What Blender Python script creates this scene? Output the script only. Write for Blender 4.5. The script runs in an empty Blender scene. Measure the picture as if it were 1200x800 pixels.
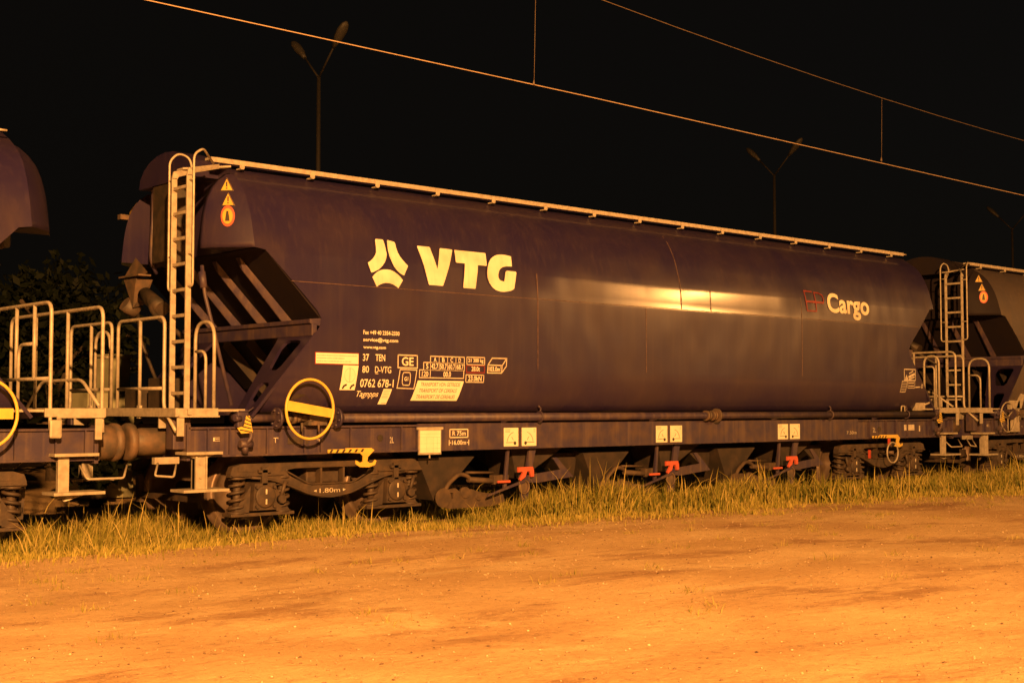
import bpy, bmesh, math, random
import numpy as np
from mathutils import Vector, Matrix
random.seed(7); np.random.seed(7)
R_ = math.radians
sc = bpy.context.scene
COL = sc.collection

# ------------------------------------------------------------------ camera
cd = bpy.data.cameras.new('camera'); cam = bpy.data.objects.new('camera', cd); COL.objects.link(cam)
YAW, PIT = R_(48.36), R_(2.83)
F = Vector((math.cos(YAW)*math.cos(PIT), math.sin(YAW)*math.cos(PIT), math.sin(PIT)))
Rt = Vector((math.sin(YAW), -math.cos(YAW), 0)); Up = Rt.cross(F)
m = Matrix((Rt, Up, -F)).transposed().to_4x4(); m.translation = Vector((-6.05, -14.05, 1.42))
cam.matrix_world = m
cd.sensor_width = 36; cd.lens = 36*1557.7/1200; cd.clip_start = .1; cd.clip_end = 2000
sc.camera = cam

# ------------------------------------------------------------------ night sky
w = bpy.data.worlds.new("World"); sc.world = w; w.use_nodes = True
nt = w.node_tree; bg = nt.nodes['Background']
sky = nt.nodes.new('ShaderNodeTexSky'); sky.sky_type = 'NISHITA'; sky.sun_disc = False
sky.sun_elevation = R_(-4); sky.sun_rotation = R_(120); sky.air_density = 1; sky.dust_density = 2
mixw = nt.nodes.new('ShaderNodeMix'); mixw.data_type = 'RGBA'
mixw.inputs['Factor'].default_value = .02
mixw.inputs['A'].default_value = (.0032, .0026, .0020, 1)
nt.links.new(sky.outputs[0], mixw.inputs['B']); nt.links.new(mixw.outputs['Result'], bg.inputs['Color'])
bg.inputs['Strength'].default_value = 1.0

# ------------------------------------------------------------------ sodium yard lamps behind the photographer
def sodium(name, loc, power, radius=.22):
    l = bpy.data.lights.new(name, 'POINT'); l.energy = power; l.color = (1.0, .42, .10); l.shadow_soft_size = radius
    o = bpy.data.objects.new(name, l); o.location = loc; COL.objects.link(o); return o
sodium('sodium_light', (-10.0, -23.5, 8.9), 90000)
sodium('sodium_light', (34.5, -23.0, 9.3), 13500, .22)

vs = sc.view_settings
vs.view_transform = 'Standard'; vs.look = 'None'; vs.gamma = 1; vs.exposure = 0.0
try: vs.use_curve_mapping = False
except Exception: pass

# ------------------------------------------------------------------ materials
MATS = {}
def mat(name, color, rough=.6, metal=0.0, var=.25, vscale=6.0, bump=0.0, bscale=60.0, spec=.5, streak=0.0, dirt=None, wave=0.0, coat=0.0):
    if name in MATS: return MATS[name]
    M = bpy.data.materials.new(name); M.use_nodes = True; n = M.node_tree.nodes; l = M.node_tree.links
    b = n['Principled BSDF']; b.inputs['Roughness'].default_value = rough; b.inputs['Metallic'].default_value = metal
    b.inputs['Specular IOR Level'].default_value = spec
    b.inputs['Coat Weight'].default_value = coat; b.inputs['Coat Roughness'].default_value = .16
    tc = n.new('ShaderNodeTexCoord'); nz = n.new('ShaderNodeTexNoise'); nz.inputs['Scale'].default_value = vscale; nz.inputs['Detail'].default_value = 6
    l.new(tc.outputs['Object'], nz.inputs['Vector'])
    mx = n.new('ShaderNodeMix'); mx.data_type = 'RGBA'
    d = dirt or tuple(c*(1-var) for c in color)
    mx.inputs['A'].default_value = (*color, 1); mx.inputs['B'].default_value = (*d, 1)
    rp = n.new('ShaderNodeMapRange'); rp.inputs['From Min'].default_value = .4; rp.inputs['From Max'].default_value = .68
    l.new(nz.outputs['Fac'], rp.inputs['Value'])
    last = mx.outputs['Result']
    if dirt:
        ml = n.new('ShaderNodeMath'); ml.operation = 'MULTIPLY'; ml.inputs[1].default_value = var; l.new(rp.outputs[0], ml.inputs[0]); l.new(ml.outputs[0], mx.inputs['Factor'])
    else: l.new(rp.outputs[0], mx.inputs['Factor'])
    if streak > 0:   # rain-run dust, long in z
        mp = n.new('ShaderNodeMapping'); mp.inputs['Scale'].default_value = (16, 16, .55); l.new(tc.outputs['Object'], mp.inputs['Vector'])
        n2 = n.new('ShaderNodeTexNoise'); n2.inputs['Scale'].default_value = 1.0; n2.inputs['Detail'].default_value = 8; l.new(mp.outputs[0], n2.inputs['Vector'])
        r2 = n.new('ShaderNodeMapRange'); r2.inputs['From Min'].default_value = .5; r2.inputs['From Max'].default_value = .8; r2.inputs['To Max'].default_value = streak
        l.new(n2.outputs['Fac'], r2.inputs['Value'])
        m2 = n.new('ShaderNodeMix'); m2.data_type = 'RGBA'; m2.inputs['B'].default_value = (.20, .14, .09, 1)
        l.new(last, m2.inputs['A']); l.new(r2.outputs[0], m2.inputs['Factor']); last = m2.outputs['Result']
        r3 = n.new('ShaderNodeMapRange'); r3.inputs['To Min'].default_value = rough*.85; r3.inputs['To Max'].default_value = min(1, rough*1.35); l.new(nz.outputs['Fac'], r3.inputs['Value']); l.new(r3.outputs[0], b.inputs['Roughness'])
    l.new(last, b.inputs['Base Color'])
    nrm = None
    if wave > 0:
        mp = n.new('ShaderNodeMapping'); mp.inputs['Scale'].default_value = (1.5, 1, .8); l.new(tc.outputs['Object'], mp.inputs['Vector'])
        n3 = n.new('ShaderNodeTexNoise'); n3.inputs['Scale'].default_value = 1.2; n3.inputs['Detail'].default_value = 1.0; l.new(mp.outputs[0], n3.inputs['Vector'])
        bw = n.new('ShaderNodeBump'); bw.inputs['Distance'].default_value = wave; bw.inputs['Strength'].default_value = 1; l.new(n3.outputs['Fac'], bw.inputs['Height']); nrm = bw.outputs[0]
    if bump > 0:
        n4 = n.new('ShaderNodeTexNoise'); n4.inputs['Scale'].default_value = bscale; n4.inputs['Detail'].default_value = 4; l.new(tc.outputs['Object'], n4.inputs['Vector'])
        bp = n.new('ShaderNodeBump'); bp.inputs['Distance'].default_value = bump; bp.inputs['Strength'].default_value = 1; l.new(n4.outputs['Fac'], bp.inputs['Height'])
        if nrm: l.new(nrm, bp.inputs['Normal'])
        nrm = bp.outputs[0]
    if nrm: l.new(nrm, b.inputs['Normal'])
    MATS[name] = M; return M

PAINT = mat('blue_violet_paint', (.019, .0130, .048), .34, dirt=(.036, .024, .040), var=.6, vscale=1.6, streak=.06, wave=.024, coat=.45)
WELD = mat('weld_bead', (.11, .07, .07), .5, var=.6, vscale=18)
PAINTG = mat('dull_grey_paint', (.060, .050, .055), .45, dirt=(.075, .055, .045), var=.7, vscale=1.6, streak=.2, wave=.012)
FRAME = mat('dark_blue_frame_paint', (.034, .025, .060), .5, dirt=(.085, .055, .045), var=.7, vscale=5, streak=.35, bump=.0008)
SHADE = mat('end_paint_with_shade', (.015, .012, .018), .6, dirt=(.020, .015, .014), var=.6, vscale=4, spec=.12)  # dark end paint with the shade of the wagon ends put into its colour
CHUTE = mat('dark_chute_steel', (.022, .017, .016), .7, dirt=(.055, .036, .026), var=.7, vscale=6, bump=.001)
GALV = mat('galvanised_steel', (.40, .36, .30), .5, metal=.15, var=.3, vscale=14, bump=.0005, bscale=120)
YEL = mat('yellow_paint', (.62, .44, .085), .45, var=.15, vscale=10)
LINK = mat('dirty_linkage_steel', (.05, .034, .026), .75, dirt=(.11, .07, .04), var=.7, vscale=9, bump=.003, bscale=35)
RUST = mat('dusty_brown_steel', (.040, .029, .025), .62, dirt=(.085, .055, .034), var=.75, vscale=9, bump=.003, bscale=35)
DARK = mat('oily_black_steel', (.022, .018, .015), .6, dirt=(.06, .04, .028), var=.7, vscale=8, bump=.002)
TREAD = mat('worn_wheel_steel', (.16, .12, .10), .45, metal=.4, dirt=(.09, .055, .035), var=.8, vscale=7)
RUB = mat('dull_buffer_steel', (.065, .052, .044), .6, dirt=(.16, .10, .065), var=.8, vscale=7, bump=.001)
WHT = mat('white_lettering', (.72, .68, .56), .55, dirt=(.40, .32, .25), var=.45, vscale=3.5, streak=.25)
LETR = mat('faded_lettering', (.55, .50, .42), .6, var=.25, vscale=20)
SIGN = mat('white_sign_plate', (.72, .70, .58), .55, var=.10)
SYEL = mat('yellow_warning_sign', (.52, .33, .05), .5, var=.1)
INK = mat('black_ink', (.03, .025, .02), .6)
REDI = mat('red_ink', (.42, .05, .03), .55)
REDP = mat('red_lever_paint', (.52, .10, .06), .5, dirt=(.35, .07, .04), var=.4, vscale=14)
REDO = mat('red_outline_paint', (.20, .022, .018), .55)
CAB = mat('cabinet_grey_green', (.42, .42, .28), .7, var=.3, vscale=3)
POLE = mat('weathered_pole', (.014, .012, .011), .8)
COPP = mat('copper_wire', (.50, .38, .28), .5)
CARR = mat('bronze_carrier_wire', (.16, .12, .09), .6)

# ------------------------------------------------------------------ mesh builder
class MB:
    def __init__(s, fx=None): s.bm = bmesh.new(); s.fx = fx
    def box(s, x0, x1, y0, y1, z0, z1, bev=0, rot=None, at=None):
        vs_ = [s.bm.verts.new((x, y, z)) for x in (x0, x1) for y in (y0, y1) for z in (z0, z1)]
        for f in ((0,1,3,2),(4,6,7,5),(0,4,5,1),(2,3,7,6),(0,2,6,4),(1,5,7,3)): s.bm.faces.new([vs_[i] for i in f])
        if rot is not None: bmesh.ops.rotate(s.bm, verts=vs_, cent=Vector(at) if at else Vector(((x0+x1)/2, (y0+y1)/2, (z0+z1)/2)), matrix=rot)
        if bev:
            es = list({e for v in vs_ for e in v.link_edges})
            bmesh.ops.bevel(s.bm, geom=es, offset=bev, segments=2, affect='EDGES', profile=.6)
        return s
    def prism(s, pts, axis, a0, a1):     # polygon extruded along axis ; pts in the two other axes order
        def mk(p, a):
            if axis == 'y': return (p[0], a, p[1])
            if axis == 'x': return (a, p[0], p[1])
            return (p[0], p[1], a)
        A = [s.bm.verts.new(mk(p, a0)) for p in pts]; B = [s.bm.verts.new(mk(p, a1)) for p in pts]
        s.bm.faces.new(A); s.bm.faces.new(B[::-1]); n = len(pts)
        for i in range(n): s.bm.faces.new((A[i], B[i], B[(i+1) % n], A[(i+1) % n]))
        return s
    def hull(s, pts):
        v = [s.bm.verts.new(p) for p in pts]; bmesh.ops.convex_hull(s.bm, input=v); return s
    def cyl(s, p0, p1, r0, r1=None, seg=16, cap=True):
        p0, p1 = Vector(p0), Vector(p1); r1 = r0 if r1 is None else r1
        d = (p1-p0).normalized(); a = d.orthogonal().normalized(); b = d.cross(a)
        A = []; B = []
        for i in range(seg):
            t = 2*math.pi*i/seg; o = a*math.cos(t)+b*math.sin(t)
            A.append(s.bm.verts.new(p0+o*r0)); B.append(s.bm.verts.new(p1+o*r1))
        for i in range(seg):
            f = s.bm.faces.new((A[i], A[(i+1) % seg], B[(i+1) % seg], B[i])); f.smooth = True
        if cap: s.bm.faces.new(A[::-1]); s.bm.faces.new(B)
        return s
    def lathe(s, p0, d, prof, seg=28):   # prof: (dist along d, radius)
        p0 = Vector(p0); d = Vector(d).normalized(); a = d.orthogonal().normalized(); b = d.cross(a); prev = None
        for (h, r) in prof:
            ring = [s.bm.verts.new(p0+d*h+(a*math.cos(2*math.pi*i/seg)+b*math.sin(2*math.pi*i/seg))*max(r, 1e-4)) for i in range(seg)]
            if prev:
                for i in range(seg):
                    f = s.bm.faces.new((prev[i], prev[(i+1) % seg], ring[(i+1) % seg], ring[i])); f.smooth = True
            else: s.bm.faces.new(ring[::-1])
            prev = ring
        s.bm.faces.new(prev); return s
    def tube(s, pts, r, fil=0.0, seg=8, closed=False):
        P = [Vector(p) for p in pts]
        if fil > 0:
            Q = []
            n = len(P)
            for i, p in enumerate(P):
                if not closed and (i == 0 or i == n-1): Q.append(p); continue
                a = P[i-1]-p; b = P[(i+1) % n]-p
                k = min(fil, a.length*.49, b.length*.49); A = p+a.normalized()*k; B = p+b.normalized()*k
                for t in (0, .2, .4, .6, .8, 1): Q.append(A*(1-t)**2+p*2*t*(1-t)+B*t*t)
            P = Q
        n = len(P); rings = []; up = None
        for i in range(n):
            if closed: d = (P[(i+1) % n]-P[i-1]).normalized()
            else: d = (P[min(i+1, n-1)]-P[max(i-1, 0)]).normalized()
            if up is None: up = d.orthogonal().normalized()
            up = (up-d*up.dot(d)).normalized(); b = d.cross(up)
            rings.append([s.bm.verts.new(P[i]+(up*math.cos(2*math.pi*k/seg)+b*math.sin(2*math.pi*k/seg))*r) for k in range(seg)])
        for i in range(n if closed else n-1):
            A, B = rings[i], rings[(i+1) % n]
            for k in range(seg):
                f = s.bm.faces.new((A[k], A[(k+1) % seg], B[(k+1) % seg], B[k])); f.smooth = True
        if not closed: s.bm.faces.new(rings[0][::-1]); s.bm.faces.new(rings[-1])
        return s
    def plate(s, outer, holes, mp, th):  # flat polygon with holes; mp(u,v,k) -> point, k = 0..1 through the thickness
        t = bmesh.new(); loops = []
        for lp in [outer]+list(holes):
            v = [t.verts.new((p[0], p[1], 0)) for p in lp]; loops.append(len(v))
            for i in range(len(v)): t.edges.new((v[i], v[(i+1) % len(v)]))
        bmesh.ops.triangle_fill(t, use_beauty=True, use_dissolve=False, edges=t.edges[:], normal=(0, 0, 1))
        t.verts.ensure_lookup_table(); t.faces.ensure_lookup_table()
        V = [[s.bm.verts.new(mp(v.co.x, v.co.y, k)) for v in t.verts] for k in (0, 1)]
        idx = {v: i for i, v in enumerate(t.verts)}
        for f in t.faces:
            q = [idx[v] for v in f.verts]
            s.bm.faces.new([V[0][i] for i in q]); 
            if th: s.bm.faces.new([V[1][i] for i in q[::-1]])
        if th:
            st = 0
            for n in loops:
                for i in range(n):
                    a, b = st+i, st+(i+1) % n
                    s.bm.faces.new((V[0][a], V[0][b], V[1][b], V[1][a]))
                st += n
        else:
            for v in V[1]: s.bm.verts.remove(v)
        t.free(); return s
    def text(s, body, x0, x1, z0, z1, mp, bold=0.0, slant=0.0, track=1.0):
        cu = bpy.data.curves.new('t', 'FONT'); cu.body = body; cu.offset = bold; cu.resolution_u = 4; cu.shear = slant; cu.space_character = track
        ob = bpy.data.objects.new('t', cu); COL.objects.link(ob)
        dg = bpy.context.evaluated_depsgraph_get(); me = bpy.data.meshes.new_from_object(ob.evaluated_get(dg))
        co = np.array([v.co[:] for v in me.vertices]); mn, mxx = co.min(0), co.max(0)
        V = []
        for c in co:
            x = x0+(c[0]-mn[0])/(mxx[0]-mn[0])*(x1-x0); z = z0+(c[1]-mn[1])/(mxx[1]-mn[1])*(z1-z0)
            V.append(s.bm.verts.new(mp(x, z)))
        for p in me.polygons:
            try: s.bm.faces.new([V[i] for i in p.vertices])
            except ValueError: pass
        bpy.data.objects.remove(ob); bpy.data.curves.remove(cu); bpy.data.meshes.remove(me); return s
    def cutz(s, zs):
        for z in zs: bmesh.ops.bisect_plane(s.bm, geom=s.bm.verts[:]+s.bm.edges[:]+s.bm.faces[:], plane_co=(0, 0, z), plane_no=(0, 0, 1), dist=1e-5)
        return s
    def remap(s, fn):
        for v in s.bm.verts: v.co = fn(v.co)
        return s
    def build(s, name, material, parent=None, off=None, recalc=True):
        if s.fx:
            for v in s.bm.verts: v.co = s.fx(v.co)
        if off is not None:
            for v in s.bm.verts: v.co -= off
        if recalc: bmesh.ops.recalc_face_normals(s.bm, faces=s.bm.faces[:])
        me = bpy.data.meshes.new(name); s.bm.to_mesh(me); s.bm.free()
        me.materials.append(material)
        o = bpy.data.objects.new(name, me); COL.objects.link(o)
        if parent: o.parent = parent
        return o

def tag(o, label=None, cat=None, group=None, kind=None):
    if label: o['label'] = label
    if cat: o['category'] = cat
    if group: o['group'] = group
    if kind: o['kind'] = kind
    return o
def empty(name, loc):
    o = bpy.data.objects.new(name, None); o.empty_display_size = .3; o.location = loc; COL.objects.link(o); return o
def kids(o): return [c for c in bpy.data.objects if c.parent == o]
def copy_tree(o, parent=None, skip=()):
    c = o.copy(); COL.objects.link(c); c.parent = parent
    for ch in kids(o):
        if ch.get('solo') and ch['solo'] in skip: continue
        copy_tree(ch, c, skip)
    return c

# ------------------------------------------------------------------ ground
EDGE = [(-40, -2.2), (-6, -2.1), (-1.5, -2.05), (1.2, -1.98), (4.4, -2.25), (8.5, -2.8), (13.9, -3.5), (25, -4.6), (60, -6.5), (120, -8)]
def edge_y(x): return np.interp(x, [e[0] for e in EDGE], [e[1] for e in EDGE])
def gz(x, y):
    x = np.asarray(x, float); y = np.asarray(y, float)
    t = np.clip((y+2.3)/1.1, 0, 1); t = t*t*(3-2*t)
    z = .06*(1-t)-.17*t
    z = z+.018*np.sin(x*.55+y*.9)*np.cos(y*.7-x*.2)+.008*np.sin(x*2.1+1.3*y)*np.sin(1.7*y)
    return z
def grid_mesh(name, xs, ys, material, zoff=0.0):
    X, Yg = np.meshgrid(xs, ys, indexing='ij'); Z = gz(X, Yg)+zoff
    co = np.stack([X, Yg, Z], -1).reshape(-1, 3); nx, ny = len(xs), len(ys)
    i = np.arange((nx-1)*(ny-1)); a = (i//(ny-1))*ny+(i % (ny-1))
    fc = np.stack([a, a+ny, a+ny+1, a+1], 1)
    me = bpy.data.meshes.new(name); me.from_pydata(co.tolist(), [], fc.tolist()); me.materials.append(material)
    for p in me.polygons: p.use_smooth = True
    o = bpy.data.objects.new(name, me); COL.objects.link(o); return o

def dirt_material():
    M = bpy.data.materials.new('sandy_dirt'); M.use_nodes = True; n = M.node_tree.nodes; l = M.node_tree.links; b = n['Principled BSDF']
    b.inputs['Roughness'].default_value = .95; b.inputs['Specular IOR Level'].default_value = .15
    tc = n.new('ShaderNodeTexCoord')
    def noise(sx, sy, scale, det, rough=.55, dist=0):
        mp = n.new('ShaderNodeMapping'); mp.inputs['Scale'].default_value = (sx, sy, 1); l.new(tc.outputs['Object'], mp.inputs['Vector'])
        z = n.new('ShaderNodeTexNoise'); z.inputs['Scale'].default_value = scale; z.inputs['Detail'].default_value = det; z.inputs['Roughness'].default_value = rough; z.inputs['Distortion'].default_value = dist
        l.new(mp.outputs[0], z.inputs['Vector']); return z.outputs['Fac']
    def ramp(v, a, c, to=1.0):
        r = n.new('ShaderNodeMapRange'); r.inputs['From Min'].default_value = a; r.inputs['From Max'].default_value = c; r.inputs['To Max'].default_value = to; r.interpolation_type = 'SMOOTHSTEP'; l.new(v, r.inputs['Value']); return r.outputs[0]
    def mixc(a, bcol, f):
        x = n.new('ShaderNodeMix'); x.data_type = 'RGBA'
        if isinstance(a, tuple): x.inputs['A'].default_value = (*a, 1)
        else: l.new(a, x.inputs['A'])
        x.inputs['B'].default_value = (*bcol, 1); l.new(f, x.inputs['Factor']); return x.outputs['Result']
    c = mixc((.62, .44, .245), (.50, .335, .18), ramp(noise(.6, .8, .9, 7, .62), .38, .62))
    c = mixc(c, (.32, .185, .10), ramp(noise(.5, 1.2, .75, 9, .74, .4), .51, .63, .85))         # bare reddish gravel
    c = mixc(c, (.72, .55, .32), ramp(noise(.6, 1.0, .8, 11, .76, .25), .49, .66, .85))         # pale drifted sand
    c = mixc(c, (.62, .50, .32), ramp(noise(.12, 1.6, 1.6, 6, .6, .2), .58, .70, .45))         # faint wheel tracks
    c = mixc(c, (.16, .09, .05), ramp(noise(1, 1, 16, 9, .8), .52, .68, .7))
    c = mixc(c, (.78, .66, .46), ramp(noise(1, 1, 34, 9, .8), .56, .70, .65))
    l.new(c, b.inputs['Base Color'])
    ad = n.new('ShaderNodeMath'); ad.operation = 'MULTIPLY_ADD'; ad.inputs[1].default_value = .35
    l.new(noise(1, 1, 70, 6, .75), ad.inputs[0]); l.new(noise(.8, 1, 7, 8, .72), ad.inputs[2])
    bp = n.new('ShaderNodeBump'); bp.inputs['Strength'].default_value = .8; bp.inputs['Distance'].default_value = .05
    l.new(ad.outputs[0], bp.inputs['Height']); l.new(bp.outputs[0], b.inputs['Normal'])
    return M
DIRT = dirt_material()
xs = np.concatenate([[-400, -150, -60, -30], np.arange(-14, 42, .14), [45, 52, 62, 80, 120, 250, 500]])
ys = np.concatenate([[-300, -100, -50, -28], np.arange(-20, 3, .12), [5, 9, 16, 28, 60, 150, 500]])
tag(grid_mesh('ground', xs, ys, DIRT), kind='structure')
# track bed and rails under the wagons
BAL = mat('dark_ballast', (.10, .08, .06), .9, var=.5, vscale=30, bump=.03, bscale=22)
b = MB(); b.prism([(-1.45, -.155), (-1.2, -.13), (1.2, -.13), (1.45, -.155), (1.45, -.4), (-1.45, -.4)], 'x', -40, 90)
tag(b.build('track_bed', BAL), kind='structure')
RAIL = mat('rail_steel', (.13, .08, .055), .5, metal=.4, var=.4)
tr = tag(empty('railway_track', (0, 0, -.15)), 'rusty railway track half hidden in grass under the wagons', 'track')
for sy in (-1, 1):
    b = MB(); y = .7525*sy
    b.prism([(y-.065, 0), (y+.065, 0), (y+.065, .012), (y+.01, .03), (y+.01, .115), (y+.036, .125), (y+.036, .15), (y-.036, .15), (y-.036, .125), (y-.01, .115), (y-.01, .03), (y-.065, .012)], 'x', -40, 90)
    b.build('rail', RAIL, tr)

# ------------------------------------------------------------------ wagon
OFF = Vector((.2, 0, 0)); LEN = 16.1
def mirx(v): return Vector((16.5-v.x, v.y, v.z))
PROF = [(-1.10, 1.33), (-1.30, 1.345), (-1.37, 1.38), (-1.42, 1.45), (-1.458, 1.55), (-1.482, 1.66), (-1.495, 1.77), (-1.5, 1.86), (-1.501, 1.90), (-1.502, 2.2), (-1.502, 2.5), (-1.502, 2.79), (-1.5015, 2.808),
        (-1.5000, 2.818), (-1.4967, 2.90), (-1.4908, 3.0), (-1.4850, 3.08), (-1.4825, 3.11), (-1.4795, 3.13), (-1.4620, 3.22), (-1.436, 3.31), (-1.410, 3.41), (-1.375, 3.52), (-1.332, 3.62), (-1.275, 3.73), (-1.20, 3.84), (-1.11, 3.93), (-1.0, 4.01), (-.87, 4.09), (-.70, 4.175), (-.50, 4.25), (-.26, 4.30), (0, 4.315)]
_pz = [p[1] for p in PROF]; _py = [p[0] for p in PROF]
def py(z): return float(np.interp(z, _pz, _py))
# outline of the side sheet's left edge, x for each height
EDG = [(1.33, 1.40), (1.39, 1.42), (2.28, 2.19), (2.34, 2.235), (2.42, 2.24), (2.50, 2.19), (3.135, 1.53), (3.155, 1.40), (4.4, 1.40)]
def ex(z): return float(np.interp(z, [e[0] for e in EDG], [e[1] for e in EDG]))

def lerp(a, b_, t): return a+(b_-a)*t
def tank(paint):
    b = MB(); bm = b.bm
    zs = sorted(set([p[1] for p in PROF]+[2.28, 2.34, 2.38, 2.42, 2.50, 2.65, 2.95, 3.135, 3.155]))
    prof = [(py(z), z) for z in zs]; full = prof+[(-y, z) for y, z in prof[-2::-1]]
    COLS = [2.6, 3.2, 3.9, 4.7, 5.53, 5.57, 6.0, 6.5, 7.0, 7.58, 7.62, 8.0, 8.33, 8.37, 8.7, 8.98, 9.02, 9.5, 10.0, 10.6, 11.18, 11.22, 12, 13, 14]
    pr = random.Random(5); PANEL = [0]
    for q in range(1, len(COLS)+1): PANEL.append(PANEL[-1] if COLS[q-1]-COLS[q-2] < .1 and q > 1 else pr.uniform(-.0038, .0038))
    PANEL.append(0)
    NX = len(COLS)+1; rows = []
    for (y, z) in full:
        e = ex(z); x0 = e if z > 1.34 else 1.40
        row = []
        for i, xc in enumerate([x0]+COLS+[16.5-x0]):
            k_ = float(np.interp(z, [2.82, 3.10, 3.30, 3.75], [0, 1, .8, 0])); dy = 0
            if i in (0, NX): dy = 0
            elif y < 0 and 2.82 < z < 3.75:
                if xc < 5.54: dy = .013*k_
                elif xc > 11.2: dy = .006*k_
                else: dy = PANEL[i]*k_
            elif y < 0 and 1.95 < z < 2.78 and 5.6 < xc < 11.1: dy = -PANEL[i]*1.0*math.sin((z-1.9)/.9*math.pi)
            row.append(bm.verts.new((xc, y+dy, z)))
        rows.append(row)
    for j in range(len(rows)-1):
        for i in range(NX):
            f = bm.faces.new((rows[j][i], rows[j+1][i], rows[j+1][i+1], rows[j][i+1])); f.smooth = True
    n = len(full)
    # closed bottom
    for i in range(NX): bm.faces.new((rows[0][i], rows[0][i+1], rows[-1][i+1], rows[-1][i]))
    # ends: upper wall = faces between y and -y verts at equal z above 3.135 (bulged), slopes below
    ends = []
    for side in (0, NX):
        sgn = 1 if side == 0 else -1
        top = [j for j in range(n) if full[j][1] >= 3.154]
        half = [j for j in top if full[j][0] <= 0]
        main_bm = bm; eb = MB(); bm = eb.bm
        YW = .94; base = 1.4; X_ = lambda v: v if sgn > 0 else 16.5-v
        for w_ in (-1, 1):      # curved wings that wrap the corners
            prev = None
            for j in half:
                ye, z = abs(full[j][0]), full[j][1]
                if ye <= YW+.01: ye = YW+.01
                K = 12; row = []
                for k in range(K+1):
                    yy = lerp(ye, YW, (k/K)**1.2); d_ = ye-yy
                    xx = 1.4-.40*(1-(1-min(1, d_/.6))**1.7)
                    row.append(bm.verts.new((X_(xx), w_*yy, z)))
                row.append(bm.verts.new((X_(1.40), w_*YW, z)))
                if prev and z < 4.06:
                    for k in range(K+1):
                        f = bm.faces.new((prev[k], prev[k+1], row[k+1], row[k])); f.smooth = k < K
                elif not prev: bm.faces.new(row)
                prev = row
        wall = [bm.verts.new((X_(1.402), full[j][0], full[j][1])) for j in top]
        bm.faces.new(wall)
        ends.append(eb.build('end_wall', paint, None, OFF)); bm = main_bm
    o = b.build('tank_body', paint, None, OFF)
    return [o]+ends

def capx(y, z): return 1.4-.40*(1-(1-min(1, max(0, (abs(py(z))-abs(y))/.6)))**1.7)
def lerp(a, b_, t): return a+(b_-a)*t
def end_structure(W, fx, near=True):
    # inclined end sheets, stiffening ribs, transverse beam and cut-out legs
    b = MB(fx)
    def quad(p): 
        v = [b.bm.verts.new(q) for q in p]; b.bm.faces.new(v)
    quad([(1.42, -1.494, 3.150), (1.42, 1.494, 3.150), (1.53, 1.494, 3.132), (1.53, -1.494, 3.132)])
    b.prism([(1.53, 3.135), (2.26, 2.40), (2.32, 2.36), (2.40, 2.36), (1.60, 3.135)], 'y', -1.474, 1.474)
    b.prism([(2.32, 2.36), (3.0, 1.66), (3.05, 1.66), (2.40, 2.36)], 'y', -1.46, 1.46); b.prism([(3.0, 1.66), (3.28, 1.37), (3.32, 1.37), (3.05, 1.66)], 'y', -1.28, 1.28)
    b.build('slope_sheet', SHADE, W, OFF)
    for y in (-.86, -.32, .28, .86):
        w_ = .05; b = MB(fx)
        b.hull([(1.545, y-w_, 3.10), (1.545, y+w_, 3.10), (2.24, y-w_, 2.41), (2.24, y+w_, 2.41), (1.60, y-.008, 2.965), (2.12, y-.008, 2.41), (1.60, y+.01, 2.965), (2.12, y+.01, 2.41)])
        b.build('stiffening_rib', FRAME, W, OFF); b = MB(fx)
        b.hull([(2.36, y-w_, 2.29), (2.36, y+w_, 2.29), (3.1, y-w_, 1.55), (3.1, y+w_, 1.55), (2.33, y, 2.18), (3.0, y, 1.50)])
        b.build('stiffening_rib', CHUTE, W, OFF)  # lower ribs coloured darker to stand in for shade behind the legs
    b = MB(fx)
    b.hull([(2.10, -1.485, 2.405), (2.10, 1.485, 2.405), (2.26, -1.485, 2.42), (2.26, 1.485, 2.42), (2.10, -1.485, 2.36), (2.10, 1.485, 2.36), (2.24, -1.485, 2.33), (2.24, 1.485, 2.33)])
    b.box(2.13, 2.20, -1.485, 1.485, 2.22, 2.36, .008)
    b.build('end_beam', FRAME, W, OFF)
    for sy in (-1, 1):
        b = MB(fx)
        def mp(u, t, k, sy=sy):  # u = |y|, t down the leg
            x = lerp(2.17, 1.36, t); z = lerp(2.26, 1.33, t)
            return (x+k*.03, sy*u, z-k*.02)
        outer = [(1.49, 0), (.74, 0), (.80, .10), (.93, .48), (1.04, .78), (1.12, 1.0), (1.49, 1.0)]
        h1 = [(1.24, .09), (1.32, .10), (1.35, .14), (1.34, .20), (1.32, .41), (1.28, .46), (1.14, .46), (1.09, .42), (.99, .18), (1.01, .11), (1.06, .09)]
        h2 = [(1.32, .61), (1.37, .64), (1.37, .90), (1.34, .94), (1.27, .94), (1.19, .78), (1.15, .65), (1.19, .61)]
        b.plate(outer, [h1, h2], mp, .03)
        b.build('end_leg', PAINT, W, OFF)

def buffer_pair(W, fx, big):
    for sy in (-.875, .875):
        b = MB(fx)
        if big: b.lathe((.70, sy, 1.055), (-1, 0, 0), [(0, .13), (.03, .145), (.30, .148), (.36, .135), (.44, .10)])
        else:   b.lathe((.70, sy, 1.055), (-1, 0, 0), [(0, .14), (.02, .17), (.30, .185), (.40, .18), (.45, .15)])
        o = b.build('buffer', RUB, W, OFF)
        h = MB(fx); h.lathe((.265, sy, 1.055), (1, 0, 0), [(-.06, .14), (-.055, .185), (-.03, .20), (.02, .20), (.035, .14)])
        h.build('buffer_head', RUB, o, Vector())
        o_off = OFF
        for c in kids(o): c.location = -OFF
    b = MB(fx)
    b.tube([(.72, 0, 1.02), (.45, 0, 1.0), (.36, 0, .92), (.42, 0, .84), (.50, 0, .88)], .03, .05)
    b.box(.55, .72, -.05, .05, .96, 1.08, .01)
    b.build('coupling_hook', RUST, W, OFF)

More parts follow.
